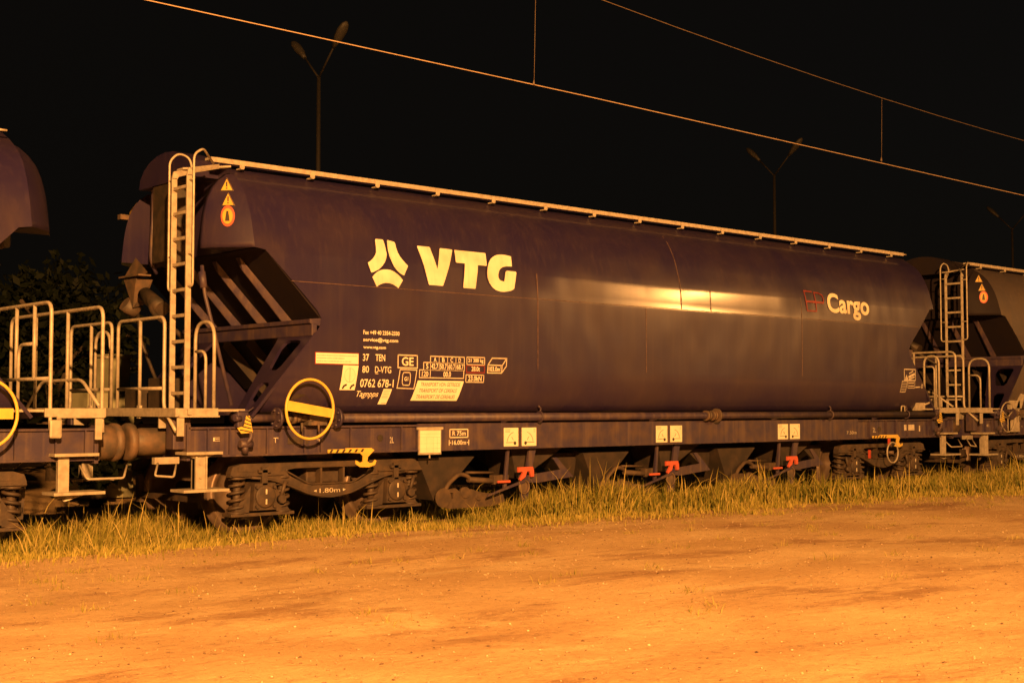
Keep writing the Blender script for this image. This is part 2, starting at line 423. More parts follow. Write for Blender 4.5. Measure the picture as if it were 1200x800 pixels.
SAMP = {}
def coil(b, cx, cy, z0, z1, r, w=.016, turns=4.5):
    pts = [(cx+r*math.cos(t), cy+r*math.sin(t), z0+(z1-z0)*i/60) for i in range(61) for t in [turns*2*math.pi*i/60]]
    b.tube(pts, w, 0, 6)
def bogie(W, fx):
    b = MB(fx)   # curved side frames joined by the bolster
    outer = [(1.14, .70), (1.17, .77), (1.29, .80), (3.91, .80), (4.03, .77), (4.06, .70), (4.06, .655), (3.62, .64), (3.42, .615), (3.16, .535), (2.88, .425), (2.72, .392), (2.60, .385), (2.48, .392), (2.32, .425), (2.04, .535), (1.78, .615), (1.58, .64), (1.14, .655)]
    outer = [(lerp(2.6, p[0], .895) if abs(p[0]-2.6) > 1.3 else p[0], p[1]) for p in outer]
    hole = [(1.99, .715), (2.02, .735), (3.18, .735), (3.21, .715), (3.17, .66), (2.98, .565), (2.86, .535), (2.34, .535), (2.22, .565), (2.03, .66)]
    for sy in (-1, 1):
        ya = sy*1.19
        b.plate(outer, [hole], lambda u, v, k: (u, ya-sy*.10*k, v), .1)
        b.box(2.45, 2.475, min(ya, ya-sy*.09), max(ya, ya-sy*.09), .53, .74); b.box(2.76, 2.785, min(ya, ya-sy*.09), max(ya, ya-sy*.09), .53, .74)
        # lower flange lip
        b.tube([(1.55, ya-sy*.0, .648), (1.80, ya, .622), (2.04, ya, .545), (2.32, ya, .435), (2.60, ya, .393), (2.88, ya, .435), (3.16, ya, .545), (3.40, ya, .622), (3.65, ya, .648)], .016, .08, 6)
        b.tube([(1.97, ya, .72), (2.3, ya, .55), (2.9, ya, .55), (3.23, ya, .72), (3.1, ya, .742), (2.1, ya, .742)], .011, .06, 6, closed=True)
        b.box(1.30, 1.95, ya-.025, ya+.025, .665, .68); b.box(3.25, 3.9, ya-.025, ya+.025, .665, .68)
    b.box(2.35, 2.85, -1.05, 1.05, .55, .82, .02)
    b.box(2.42, 2.78, -.95, -.2, .82, .9, .01); b.box(2.42, 2.78, .2, .95, .82, .9, .01)
    o = b.build('bogie', RUST, W, OFF); Z = Vector()
    def sub(mb, name, mt):
        c = mb.build(name, mt, o, OFF); return c
    for cx in (1.70, 3.50):
        a = MB(fx); a.cyl((cx, -1.0, .46), (cx, 1.0, .46), .08); sub(a, 'axle', RUST)
        for sy in (-1, 1):
            wv = MB(fx); wv.lathe((cx, sy*.69, .46), (0, sy, 0), [(-.005, .12), (-.005, .38), (.0, .485), (.028, .49), (.036, .462), (.135, .455), (.14, .40), (.09, .36), (.06, .30), (.075, .16), (.13, .13), (.13, .05)], 40)
            sub(wv, 'wheel', TREAD)
            ya = sy*1.0; q = MB(fx)
            yo = sy*1.235
            q.hull([(cx-.14, ya, .60), (cx+.14, ya, .60), (cx-.17, ya, .27), (cx+.17, ya, .27), (cx-.13, yo, .585), (cx+.13, yo, .585), (cx-.15, yo, .29), (cx+.15, yo, .29)])
            q.box(cx-.40, cx+.40, min(ya, yo-sy*.03), max(ya, yo-sy*.03), .225, .262, .008)
            for dx in (-1, 1):
                q.hull([(cx+dx*.15, ya, .58), (cx+dx*.15, yo-sy*.05, .56), (cx+dx*.17, ya, .27), (cx+dx*.17, yo-sy*.05, .27), (cx+dx*.36, ya, .27), (cx+dx*.36, yo-sy*.06, .262)])
            q.lathe((cx, yo, .44), (0, sy, 0), [(-.01, .125), (.018, .125), (.024, .11), (.024, .02)], 24)
            for bx, bz in ((-.11, .54), (.11, .54), (-.11, .33), (.11, .33)): q.cyl((cx+bx, yo, bz), (cx+bx, yo+sy*.035, bz), .017, seg=6)
            q.box(cx-.035, cx+.035, min(yo, yo-sy*.05), max(yo, yo-sy*.05), .56, .76, .005)
            q.box(cx-.075, cx+.075, min(yo, yo-sy*.05), max(yo, yo-sy*.05), .70, .73)
            # damper link on one side
            q.cyl((cx+.20, yo, .42), (cx+.26, yo, .60), .022, seg=8); q.cyl((cx+.21, yo-.03, .40), (cx+.21, yo+.03, .40), .045, seg=12)
            sub(q, 'axle_box', RUST)
            mk = MB(fx)
            for z0 in (.355, .465): mk.box(cx-.009, cx+.009, min(yo+sy*.026, yo+sy*.032), max(yo+sy*.026, yo+sy*.032), z0, z0+.055)
            sub(mk, 'white_mark', LETR)
            for dx in (-1, 1):
                cs = MB(fx); coil(cs, cx+dx*.285, sy*1.11, .27, .64, .078, .019)
                cs.cyl((cx+dx*.285, sy*1.11, .255), (cx+dx*.285, sy*1.11, .275), .105); cs.cyl((cx+dx*.285, sy*1.11, .63), (cx+dx*.285, sy*1.11, .655), .10)
                cs.cyl((cx+dx*.285, sy*1.11, .27), (cx+dx*.285, sy*1.11, .60), .042)
                sub(cs, 'coil_spring', RUST)
    for cx in (1.70, 3.50):   # brake blocks and hangers
        for dx in (-1, 1):
            a = MB(fx); x = cx+dx*.50
            for y in (-.75, .75):
                a.hull([(x-.03, y-.05, .30), (x+.03, y-.05, .30), (x-.03, y+.05, .30), (x+.03, y+.05, .30), (x-.03+dx*.02, y-.05, .62), (x+.03+dx*.02, y-.05, .62), (x-.03+dx*.02, y+.05, .62), (x+.03+dx*.02, y+.05, .62)])
            a.box(x-.03, x+.03, -.8, .8, .36, .42)
            sub(a, 'brake_block', RUST)
    pl = MB(fx); pl.box(1.385, 1.60, -1.196, -1.190, .712, .765)
    p = sub(pl, 'maker_plate', RUST)
    return o
def txp(y): return lambda x, z: (x, y, z)
def dec(x, z): return (x, py(z)-.004, z)

def left_end(W, fx):
    # --- platform, railing, ladder as on the near left end of the wagon
    b = MB(fx)
    b.box(.50, 1.30, -1.47, 1.47, 1.375, 1.400)
    b.box(.50, .965, -1.50, -1.472, 1.325, 1.410, .004); b.box(.50, .965, 1.472, 1.50, 1.325, 1.410, .004)
    b.box(.472, .50, -1.50, 1.50, 1.320, 1.412, .004)
    b.box(.50, .965, -1.53, -1.50, 1.316, 1.334); b.box(.85, .965, -1.47, 1.47, 1.33, 1.375)
    b.prism([(.50, 1.33), (.78, 1.33), (.64, 1.20), (.50, 1.20)], 'y', -1.08, -1.06); b.prism([(.50, 1.33), (.78, 1.33), (.64, 1.20), (.50, 1.20)], 'y', 1.06, 1.08)
    b.build('end_platform', GALV, W, OFF)
    r = .0195
    for sy in (-1, 1):
        b = MB(fx)
        b.tube([(.5, sy*.08, 1.41), (.5, sy*.08, 2.37), (.5, sy*1.18, 2.37), (.5, sy*1.18, 1.40), (.50, sy*1.46, 1.17)], r, .10)
        b.tube([(.5, sy*.62, 1.41), (.5, sy*.62, 2.37)], r)
        b.box(.485, .515, sy*.62-.035, sy*.62+.035, 1.30, 1.44, .003)
        b.tube([(.5, sy*.08, 1.62), (.5, sy*1.18, 1.62)], r*.9)
        b.box(.48, .56, min(sy*1.50, sy*1.525), max(sy*1.50, sy*1.525), 1.12, 1.31, .006)
        b.build('guard_rail', GALV, W, OFF)
        b = MB(fx)
        b.tube([(.93, sy*1.05, 1.40), (.93, sy*1.05, 2.33), (.93, sy*1.46, 2.33), (.93, sy*1.46, 1.40)], r, .19)
        b.tube([(.93, sy*1.05, 2.02), (.93, sy*1.28, 2.02), (.93, sy*1.28, 1.40)], r*.85, .12)
        b.build('guard_rail', GALV, W, OFF)
    for sy in (-1, 1):
        for dx in (.62, 1.30):
            b = MB(fx)
            if dx < 1: b.box(.60, 1.02, sy*1.38-.13, sy*1.38+.13, .925, .955, .004); b.hull([(.63, sy*1.46, .93), (.97, sy*1.46, .93), (.72, sy*1.42, .885), (.88, sy*1.42, .885), (.63, sy*1.3, .93), (.97, sy*1.3, .93), (.72, sy*1.34, .885), (.88, sy*1.34, .885)])
            if dx < 1:
                b.box(.735, .87, sy*1.40-.03, sy*1.40+.03, .56, .93, .006); b.box(.735, .755, sy*1.40-.05, sy*1.40+.05, .56, .93); b.box(.852, .87, sy*1.40-.05, sy*1.40+.05, .56, .93)
                b.box(.56, 1.09, sy*1.38-.15, sy*1.38+.15, .535, .565, .004)
                for z in (.68, .82): b.cyl((.80, sy*1.43, z), (.80, sy*1.445, z), .011, seg=6)
                b.build('footstep', GALV, W, OFF)
            else: b.bm.free()
        b = MB(fx); b.tube([(.39, sy*1.28, .84), (.29, sy*1.42, .72), (.50, sy*1.42, .70), (.60, sy*1.28, .82)], .012, .03); b.box(.36, .64, sy*1.24-.03, sy*1.24+.03, .83, .90)
        b.build('shunter_handle', GALV, W, OFF)
def ladder_part(W, fx):
    r = .017
    b = MB(fx)
    yL, yR, x = -1.12, -1.45, .62
    for y in (yL, yR):
        tx, ty = (1.10, -.93) if y == yL else (1.16, -1.10)
        path = [(x, 1.395), (x, 3.84), (x+.02, 3.90), (x+.07, 3.95)]
        b.box(x-.03, x+.03, y-.011, y+.011, 1.36, 3.86, .003)
        b.hull([(x-.03, y-.011, 3.85), (x-.03, y+.011, 3.85), (x+.03, y-.011, 3.85), (x+.03, y+.011, 3.85), (x-.01, y-.011, 3.93), (x-.01, y+.011, 3.93), (x+.05, y-.011, 3.89), (x+.05, y+.011, 3.89)])
        b.hull([(x-.01, y-.011, 3.93), (x-.01, y+.011, 3.93), (x+.05, y-.011, 3.88), (x+.05, y+.011, 3.88), (tx, ty-.012, 4.08), (tx, ty+.012, 4.08), (tx, ty-.012, 4.03), (tx, ty+.012, 4.03)])
    b.box(.60, .64, -1.53, -1.452, 1.34, 1.40, .003)
    L = b.build('ladder', GALV, W, OFF)
    for i in range(9):
        b = MB(fx); z = 3.74-.2715*i
        b.box(x-.018, x+.018, yR+.011, yL-.011, z-.017, z+.017, .003); b.build('rung', GALV, L, OFF)
    b = MB(fx); b.box(.72, 1.30, -1.12, -.98, 3.965, 3.985); b.remap(lambda v: v+Vector((0, 0, (v.x-.7)*.16))); b.build('landing', GALV, L, OFF)
    b = MB(fx); b.tube([(x, yL+.0, 2.66), (x, yL+.11, 2.66), (x, yL+.11, 4.06), (x+.10, yL+.11, 4.16), (x+.22, yL+.08, 4.12), (x+.26, yL+.08, 3.97)], .0125, .06)
    for z in (3.84, 3.02): b.tube([(x, yL, z), (x, yL+.11, z)], .009)
    b.build('ladder_handrail', GALV, L, OFF)
    b = MB(fx); b.tube([(x, yR, 2.68), (x, yR-.10, 2.68), (x, yR-.10, 4.06), (x+.12, yR-.07, 4.14), (x+.42, yR+.25, 4.06)], .0125, .06)
    for z in (3.80, 3.02): b.tube([(x, yR, z), (x, yR-.10, z)], .009)
    b.build('ladder_handrail', GALV, L, OFF)
    return L
def end_fittings(W, fx, paint):
    _f = fx; D = 0
    fx = lambda v: (_f(v-Vector((D, 0, 0))) if _f else v-Vector((D, 0, 0)))
    # vertical door casing, hatch dome and hinge bracket on the end wall
    b = MB(fx)
    b.box(1.19, 1.31, .33, .43, 3.08, 4.16, .02); b.box(1.19, 1.31, .50, .58, 3.08, 4.16, .02); b.box(1.16, 1.30, .33, .58, 4.12, 4.20, .015)
    b.tube([(1.15, .38, 4.1), (1.13, .40, 3.5), (1.15, .47, 3.15), (1.24, .50, 3.0)], .025, .1); b.build('door_casing', FRAME, W, OFF)
    b = MB(fx)
    b.hull([(1.10, y, z) for y, z in ((-.15, 3.1), (.33, 3.1), (-.15, 4.1), (.33, 4.1))]+[(1.29, y, z) for y, z in ((-.18, 3.05), (.33, 3.05), (-.18, 4.15), (.33, 4.15))])
    b.build('recess_shade_slab', DARK, W, OFF)  # dark slab standing in for the shaded recess between the wings
    b = MB(fx)
    if _f is None:
      n = 10
      b.prism([(.66*math.cos(math.pi*i/n), 4.0+.36*math.sin(math.pi*i/n)) for i in range(n+1)], 'x', 1.08, 1.42)
      b.build('hatch_dome', paint, W, OFF)
    b = MB(fx)
    c = Vector((1.12, .70, 2.98))
    b.hull([c+Vector(p) for p in ((-.04, .33, .0), (-.04, .02, .22), (-.04, -.30, .02), (-.02, .02, -.06), (.05, .02, .05))])
    b.hull([c+Vector(p) for p in ((-.10, .20, -.04), (-.10, -.12, -.04), (-.06, .04, -.38), (.08, .05, -.34), (.10, -.15, -.05), (.1, .22, -.05))])
    b.box(c.x-.14, c.x+.02, c.y-.26, c.y+.26, c.z-.02, c.z, .0)
    b.cyl(c+Vector((-.10, .17, -.32)), c+Vector((.05, .17, -.42)), .09, seg=18)
    b.build('hinge_bracket', RUB, W, OFF)
    for sy in (-1, 1):
        if sy < 0 or _f: continue
        b = MB(fx); b.hull([(x_, sy*y_, z_) for x_ in (1.20, 1.06) for y_ in (1.10, 1.18) for z_ in (3.70, 3.76)]); b.build('lifting_lug', RUB, W, OFF)
    if _f: return
    D = 0
    b = MB(fx)
    b.tube([(1.05, -.95, 2.97), (1.06, -1.0, 2.66), (1.28, -1.22, 1.44)], .022, .05); b.cyl((1.05, -.95, 2.9), (1.06, -.98, 2.72), .04)
    b.build('drain_pipe', FRAME, W, OFF)
    b = MB(fx); b.cyl((1.12, .1, 2.55), (1.12, .55, 2.75), .09); b.build('air_cylinder', DARK, W, OFF)
    b = MB(fx); b.tube([(1.1, .5, 2.8), (1.0, .1, 2.5), (1.2, -.3, 2.2), (1.3, -.2, 1.4)], .03, .1); b.build('air_hose', DARK, W, OFF)
    b = MB(fx); b.tube([(1.2, .9, 2.6), (1.0, .4, 2.2), (1.3, .3, 1.4)], .022, .1); b.build('air_hose', DARK, W, OFF)
    b = MB(fx); b.box(.9, 1.2, -.3, .0, 1.40, 1.75, .02); b.build('valve_box', DARK, W, OFF)
    b = MB(fx); b.box(1.0, 1.25, .5, .8, 1.40, 1.62, .02); b.build('valve_box', DARK, W, OFF)

def right_end(W):   # drawn at the coordinates of this wagon's right end (x ~ 14.8 .. 15.86)
    s = 16.1; r = .0195
    X2, X1 = -.26+s, -.84+s
    b = MB()
    b.box(-1.35+s, X2, -1.47, 1.47, 1.375, 1.400)
    b.box(-.85+s, X2, -1.50, -1.472, 1.325, 1.410, .004); b.box(-.85+s, X2, 1.472, 1.50, 1.325, 1.41, .004)
    b.box(X2, X2+.028, -1.50, 1.50, 1.320, 1.412, .004); b.box(-.74+s, X2, -1.53, -1.50, 1.316, 1.334)
    b.build('end_platform', GALV, W, OFF)
    b = MB()
    b.tube([(X2, -1.49, 1.17), (X2, -1.46, 1.40), (X2-.0, -1.46, 2.42), (X2, .92, 2.42), (X2, .92, 1.40)], r, .12)
    b.tube([(X2, .22, 1.40), (X2, .22, 2.42)], r); b.tube([(X2, -.62, 1.40), (X2, -.62, 2.42)], r)
    b.tube([(X2, .45, 1.41), (X2, .02, 1.70), (X2, -.98, 1.70), (X2, -1.40, 1.43)], r*.9, .10)
    b.box(X2-.09, X2-.02, -1.525, -1.50, 1.10, 1.31, .006)
    b.build('guard_rail', GALV, W, OFF)
    b = MB(); b.tube([(X1, -1.47, 1.40), (X1, -1.47, 2.33), (X1, -1.18, 2.33), (X1, -1.18, 1.40)], r, .14); b.tube([(X1, -1.20, 2.14), (X1, -1.38, 2.14), (X1, -1.38, 1.40)], r*.8, .07)
    b.build('guard_rail', GALV, W, OFF)['narrow'] = 1
    for sy in (-1, 1):
        b = MB()
        a, c = -.72+s, -.30+s
        b.box(a-.03, c+.0, sy*1.38-.13, sy*1.38+.13, .94, .97, .004); b.box(a+.04, a+.15, sy*1.40-.03, sy*1.40+.03, .58, .95, .006)
        b.box(a-.04, c+.06, sy*1.38-.15, sy*1.38+.15, .565, .595, .004); b.hull([(a+.15, sy*1.40, .56), (a+.03, sy*1.3, .56), (a+.3, sy*1.45, .56), (a+.12, sy*1.4, .50)])
        b.build('footstep', GALV, W, OFF)
        b = MB(); b.tube([(15.70, sy*1.28, .84), (15.72, sy*1.42, .71), (16.10, sy*1.42, .71), (16.2, sy*1.28, .83)], .012, .03)
        b.build('shunter_handle', GALV, W, OFF)

def wagon(paint, label, ours):
    W = empty('hopper_wagon', (.2, 0, 0)); tag(W, label, 'rail wagon', 'hopper wagons in the train')
    for t in tank(paint): t.parent = W
    idf = None
    for fx in (None, mirx):
        end_structure(W, fx); buffer_pair(W, fx, fx is None); bogie(W, fx); end_fittings(W, fx, paint)
    left_end(W, None); ladder_part(W, None); right_end(W)
    # roof walkway
    for sy in (-1, 1):
        b = MB()
        y0, y1 = sy*.86, sy*1.0
        xw = 1.12 if sy < 0 else 2.6
        b.box(xw, 14.92, min(y0, y1), max(y0, y1), 4.145, 4.175, .004); b.box(xw, 14.92, min(sy*1.0, sy*1.008), max(sy*1.0, sy*1.008), 4.120, 4.172)
        wk = b.build('roof_walkway', GALV, W, OFF)
        if sy < 0:
            for i in range(15):
                b = MB(); x = 1.5+i*.93; b.box(x-.03, x+.03, -1.02, -1.010, 4.085, 4.165, .003); b.box(x-.02, x+.02, -1.02, -.92, 4.075, 4.09)
                b.build('walkway_bracket', GALV, wk, OFF)
            b = MB(); b.tube([(14.9, -1.0, 4.15), (15.02, -1.0, 4.15)], .012); b.build('walkway_bracket', GALV, wk, OFF)
    # welds
    for z, x0, x1 in ((2.812, 1.85, 14.6),):
        b = MB(); b.box(x0, x1, -1.5065, -1.498, z-.004, z+.004); b.build('weld_seam', WELD, W, OFF)
    for x, za, zb in ((5.55, 1.9, 3.14), (8.35, 2.82, 3.9), (9.0, 2.82, 3.14), (7.6, 1.9, 2.8), (11.2, 1.9, 3.14)):
        b = MB(); N = 10
        for k in range(N):
            z0, z1 = lerp(za, zb, k/N), lerp(za, zb, (k+1)/N)
            b.hull([(x+dx, py(z)-dy, z) for dx in (-.006, .006) for dy in (-.002, .005) for z in (z0, z1)])
        b.build('weld_seam', WELD, W, OFF)
    # solebars, centre sill, headstocks
    for sy in (-1, 1):
        b = MB(); yo = sy*1.40; yi = sy*1.28
        def bx(x0, x1, ya, yb, z0, z1): b.box(x0, x1, min(ya, yb), max(ya, yb), z0, z1)
        bx(.68, 15.85, yo-sy*.035, yi, .915, 1.19)
        for x0, x1 in ((.68, 3.68), (12.85, 15.85)):
            bx(x0, x1, yo+sy*.0, yo-sy*.10, 1.190, 1.212); bx(x0, x1, yo, yo-sy*.10, .893, .915)
        bx(3.68, 12.85, yo, yo-sy*.034, .895, 1.225)
        bx(3.68, 12.85, yo+sy*.012, yo, .893, .905)
        for x in (.90, 1.16, 1.62, 2.1, 2.32, 2.72, 3.45, 13.2, 13.7, 14.0, 14.35, 15.0, 15.4, 15.7): bx(x, x+.014, yo-sy*.034, yo-sy*.002, .915, 1.19)
        b.build('solebar', FRAME, W, OFF)
    b = MB(); b.box(.75, 15.75, -.25, .25, .92, 1.20, .01)
    for x in (.70, 2.4, 4.2, 6.0, 8.25, 10.4, 12.3, 14.0, 15.72): b.box(x, x+.12, -1.27, 1.27, .93, 1.18)
    b.box(.66, .70, -1.40, 1.40, .86, 1.24, .005); b.box(15.80, 15.84, -1.40, 1.40, .86, 1.24, .005)
    b.box(.52, .72, -1.36, -1.2, .98, 1.3, .01); b.box(.52, .72, 1.2, 1.36, .98, 1.3, .01)
    for x in (2.6, 5.4, 8.25, 11.1, 13.9):
        for sy in (-1, 1): b.box(x-.04, x+.04, sy*1.1-.1, sy*1.1+.1, 1.18, 1.36)
    b.build('underframe', FRAME, W, OFF)
    # long pipe along the sill with clamps and couplings
    b = MB(); b.cyl((2.56, -1.46, 1.298), (15.1, -1.46, 1.298), .052); b.cyl((1.25, -1.40, 1.30), (1.72, -1.40, 1.30), .045)
    pipe = b.build('discharge_pipe', FRAME, W, OFF)
    for x in (5.62, 11.98, 14.2):
        b = MB(); b.tube([(x, -1.46+.066*math.sin(t), 1.298+.066*math.cos(t)) for t in [2*math.pi*i/16 for i in range(16)]], .012, 0, 6, True); b.tube([(x, -1.46, 1.36), (x+.02, -1.47, 1.40), (x-.03, -1.47, 1.44)], .01, .02)
        b.build('pipe_clamp', FRAME, pipe, OFF)
    b = MB(); b.cyl((9.14, -1.46, 1.298), (9.17, -1.46, 1.298), .105); 
    for x, q in ((8.9, .075), (8.96, .065), (9.03, .075), (9.09, .07)): b.cyl((x, -1.46, 1.298), (x+.04, -1.46, 1.298), q)
    b.build('pipe_coupling', RUB, pipe, OFF)
    for x, R0 in ((1.69, .115), (2.47, .115)):
        b = MB(); b.cyl((x, -1.46, 1.30), (x+.03, -1.46, 1.30), R0, seg=24)
        for i in range(6): t = i*math.pi/3+.3; b.cyl((x-.02, -1.46+.085*math.cos(t), 1.30+.085*math.sin(t)), (x+.05, -1.46+.085*math.cos(t), 1.30+.085*math.sin(t)), .012, seg=6)
        b.build('pipe_flange', FRAME, pipe, OFF)
    b = MB(); b.cyl((1.72, -1.44, 1.30), (2.47, -1.44, 1.30), .035)
    for x, q in ((1.84, .05), (1.90, .065), (1.96, .05), (2.10, .07)): b.cyl((x, -1.44, 1.30), (x+.05, -1.44, 1.30), q)
    b.hull([(2.08, -1.50, 1.22), (2.34, -1.50, 1.22), (2.08, -1.36, 1.22), (2.34, -1.36, 1.22), (2.12, -1.48, 1.37), (2.30, -1.48, 1.37), (2.12, -1.36, 1.37), (2.30, -1.36, 1.37)])
    b.tube([(2.0, -1.50, 1.15), (2.0, -1.50, 1.25)], .015); b.tube([(2.22, -1.50, 1.15), (2.22, -1.50, 1.25)], .012)
    b.build('discharge_valve', RUB, W, OFF)
    b = MB()   # flush dark plate, colour standing in for the shaded opening behind the hand wheel
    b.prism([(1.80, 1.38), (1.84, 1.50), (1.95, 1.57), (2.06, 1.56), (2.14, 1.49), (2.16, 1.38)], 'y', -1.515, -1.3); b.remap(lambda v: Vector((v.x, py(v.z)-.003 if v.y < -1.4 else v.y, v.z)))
    b.build('opening_shade_plate', DARK, W, OFF)
    # discharge units
    for k, x0 in enumerate((4.12, 6.94, 9.76)):
        for sy in (-1, 1):
            b = MB()
            b.hull([(x0-.28, sy*1.2, .80), (x0+.62, sy*1.2, .80), (x0+.08, sy*1.16, .28), (x0-.0, sy*1.16, .28), (x0-.28, sy*.6, .90), (x0+.62, sy*.6, .90), (x0-.0, sy*.6, .28), (x0+.08, sy*.6, .28)])
            b.build('discharge_chute', CHUTE, W, OFF); b = MB()
            b.hull([(x0+1.28, sy*1.14, .90), (x0+2.25, sy*1.14, .90), (x0+1.5, sy*1.12, .50), (x0+1.4, sy*1.12, .50), (x0+1.28, sy*.6, .9), (x0+2.25, sy*.6, .9), (x0+1.5, sy*.6, .5), (x0+1.4, sy*.6, .5)])
            b.build('discharge_chute', CHUTE, W, OFF); b = MB()
            b.hull([(x0+2.05, sy*1.0, .80), (x0+2.62, sy*1.0, .80), (x0+2.55, sy*1.0, .45), (x0+2.05, sy*.6, .80), (x0+2.62, sy*.6, .80), (x0+2.55, sy*.6, .45)])
            b.build('discharge_chute', CHUTE, W, OFF)
        b = MB(); y = -1.22
        b.tube([(x0+.10, y, .30), (x0+.16, y, .46), (x0+.36, y, .60), (x0+.50, y, .56), (x0+.56, y, .50)], .028, .08); b.cyl((x0+.5, y, .52), (x0+1.12, y, .47), .035); b.tube([(x0+.55, y+.1, .60), (x0+1.0, y+.1, .585)], .016)
        b.plate([(x0+.05, .22), (x0+.12, .40), (x0+.30, .42), (x0+.42, .34), (x0+.55, .40), (x0+.68, .36), (x0+.80, .34), (x0+1.08, .32), (x0+1.12, .22), (x0+.9, .17), (x0+.2, .17)], [[(x0+.17, .30), (x0+.2, .37), (x0+.27, .36), (x0+.26, .29)]], lambda u, v, kk: (u, y+.05*kk, v), .05)
        b.cyl((x0+.45, y-.02, .36), (x0+.45, y+.05, .36), .07); b.cyl((x0+.66, y-.03, .30), (x0+.66, y+.05, .30), .045); b.cyl((x0+.09, y-.03, .31), (x0+.09, y+.0, .31), .12)
        b.box(x0+.9, x0+1.15, y-.04, y+.06, .44, .56, .01)
        b.build('gate_linkage', LINK, W, OFF)
        b = MB(); y = -1.30
        b.plate([(x0+1.36, .46), (x0+1.36, .54), (x0+2.02, .60), (x0+1.88, .76), (x0+1.96, .76), (x0+2.26, .50), (x0+1.6, .44)], [], lambda u, v, kk: (u, y+.02*kk, v), .02)
        b.build('latch_bar', FRAME, W, OFF)
        b = MB(); y = -1.33
        b.hull([(x0+1.06, y, .90), (x0+1.10, y, .90), (x0+1.0, y, .40), (x0+1.05, y, .40), (x0+1.06, y+.03, .90), (x0+1.10, y+.03, .90), (x0+1.0, y+.03, .40), (x0+1.05, y+.03, .40)])
        b.hull([(x0+1.44, y, .90), (x0+1.56, y, .90), (x0+1.38, y, .58), (x0+1.48, y, .58), (x0+1.44, y+.03, .90), (x0+1.56, y+.03, .90), (x0+1.38, y+.03, .58), (x0+1.48, y+.03, .58)])
        b.hull([(x0+1.27, y, .55), (x0+1.45, y, .55), (x0+1.30, y, .22), (x0+1.42, y, .22), (x0+1.27, y+.03, .55), (x0+1.45, y+.03, .55), (x0+1.30, y+.03, .22), (x0+1.42, y+.03, .22)])
        b.hull([(x0+.70, y-.03, .30), (x0+.72, y-.03, .33), (x0+1.34, y-.03, .50), (x0+1.34, y-.03, .46), (x0+.70, y-.01, .30), (x0+.72, y-.01, .33), (x0+1.34, y-.01, .50), (x0+1.34, y-.01, .46)])
        lv = b.build('gate_lever', FRAME, W, OFF)
        b = MB(); b.tube([(x0+1.34+.085*math.cos(t), y-.01, .40+.085*math.sin(t)) for t in [2*math.pi*i/20 for i in range(20)]], .013, 0, 6, True); b.cyl((x0+1.34, y-.005, .40), (x0+1.34, y+.0, .40), .07)
        b.build('pivot_ring', RUB, lv, OFF)
        b = MB(); yy = y-.035
        b.plate([(x0+1.22, .655), (x0+1.47, .655), (x0+1.49, .60), (x0+1.49, .53), (x0+1.44, .525), (x0+1.42, .60), (x0+1.37, .60), (x0+1.34, .53), (x0+1.26, .48), (x0+1.24, .50), (x0+1.30, .58), (x0+1.28, .60), (x0+1.22, .59)], [], lambda u, v, kk: (u, yy+.03*kk, v), .03)
        b.build('red_latch', REDP, lv, OFF)
        b = MB(); b.box(x0+.86, x0+1.07, yy-.02, yy+.01, .466, .498, .008); b.build('red_grip', REDP, lv, OFF)
    # brake hand wheel
    b = MB(); y = -1.66
    b.tube([(2.0+.305*math.cos(t), y, 1.40+.325*math.sin(t)) for t in [2*math.pi*i/48 for i in range(48)]], .016, 0, 10, True)
    hw = b.build('hand_wheel', YEL, W, OFF)
    b = MB(); b.prism([(1.705, 1.495), (1.70, 1.385), (2.30, 1.30), (2.305, 1.40)], 'y', y-.006, y+.006); b.build('wheel_bar', YEL, hw, OFF)
    b = MB(); b.cyl((2.0, y+.02, 1.40), (2.0, -1.40, 1.40), .035); b.build('wheel_spindle', RUB, hw, OFF)
    b = MB(); b.text('Vagón', 1.95, 2.05, 1.385, 1.415, txp(y-.008)) if False else None
    # change-over lever plates
    for pts, st in (([(2.62, .955), (2.98, .95), (3.02, .925), (2.93, .85), (2.92, .80), (2.95, .78), (3.0, .78), (3.03, .815), (3.05, .80), (3.03, .755), (2.95, .73), (2.82, .735), (2.76, .77), (2.76, .815), (2.79, .80), (2.82, .785), (2.86, .80), (2.86, .86), (2.82, .895), (2.62, .905)], (2.38, 2.62)),
                    ([(13.42, .96), (13.95, .955), (14.02, .90), (13.98, .83), (14.04, .78), (14.1, .81), (14.1, .77), (14.0, .74), (13.85, .76), (13.9, .80), (13.92, .88), (13.85, .90), (13.42, .905)], (13.2, 13.42))):
        b = MB(); b.plate(pts, [], lambda u, v, k: (u, -1.450+.015*k, v), .015); b.box(st[0], st[1], -1.452, -1.436, .905, .945)
        cl = b.build('brake_selector', YEL, W, OFF)
        b = MB()
        for i in range(6): x = st[0]+.015+i*.085; b.prism([(x, .907), (x+.03, .907), (x+.055, .943), (x+.025, .943)], 'y', -1.4555, -1.4525) if x < st[1]+.22 else None
        b.build('black_stripe', INK, cl, OFF)
    # brake cock units near the ends with a striped tag
    for cx in (1.27, 15.18):
        b = MB(); b.cyl((cx, -1.46, 1.31), (cx+.0, -1.30, 1.31), .07); b.cyl((cx-.03, -1.48, 1.30), (cx-.11, -1.50, 1.30), .03); b.box(cx-.06, cx+.08, -1.47, -1.38, 1.20, 1.40, .02)
        b.tube([(cx+.06, -1.48, 1.30), (cx+.10, -1.50, 1.10), (cx+.04, -1.49, 1.03)], .025, .04); b.cyl((cx-.03, -1.47, 1.03), (cx+.12, -1.47, 1.02), .04); b.cyl((cx+.04, -1.46, 1.01), (cx+.05, -1.45, .93), .035)
        b.tube([(cx-.05, -1.48, 1.38), (cx+.07, -1.48, 1.38), (cx+.12, -1.5, 1.42)], .008, .01)
        ck = b.build('brake_cock', FRAME, W, OFF)
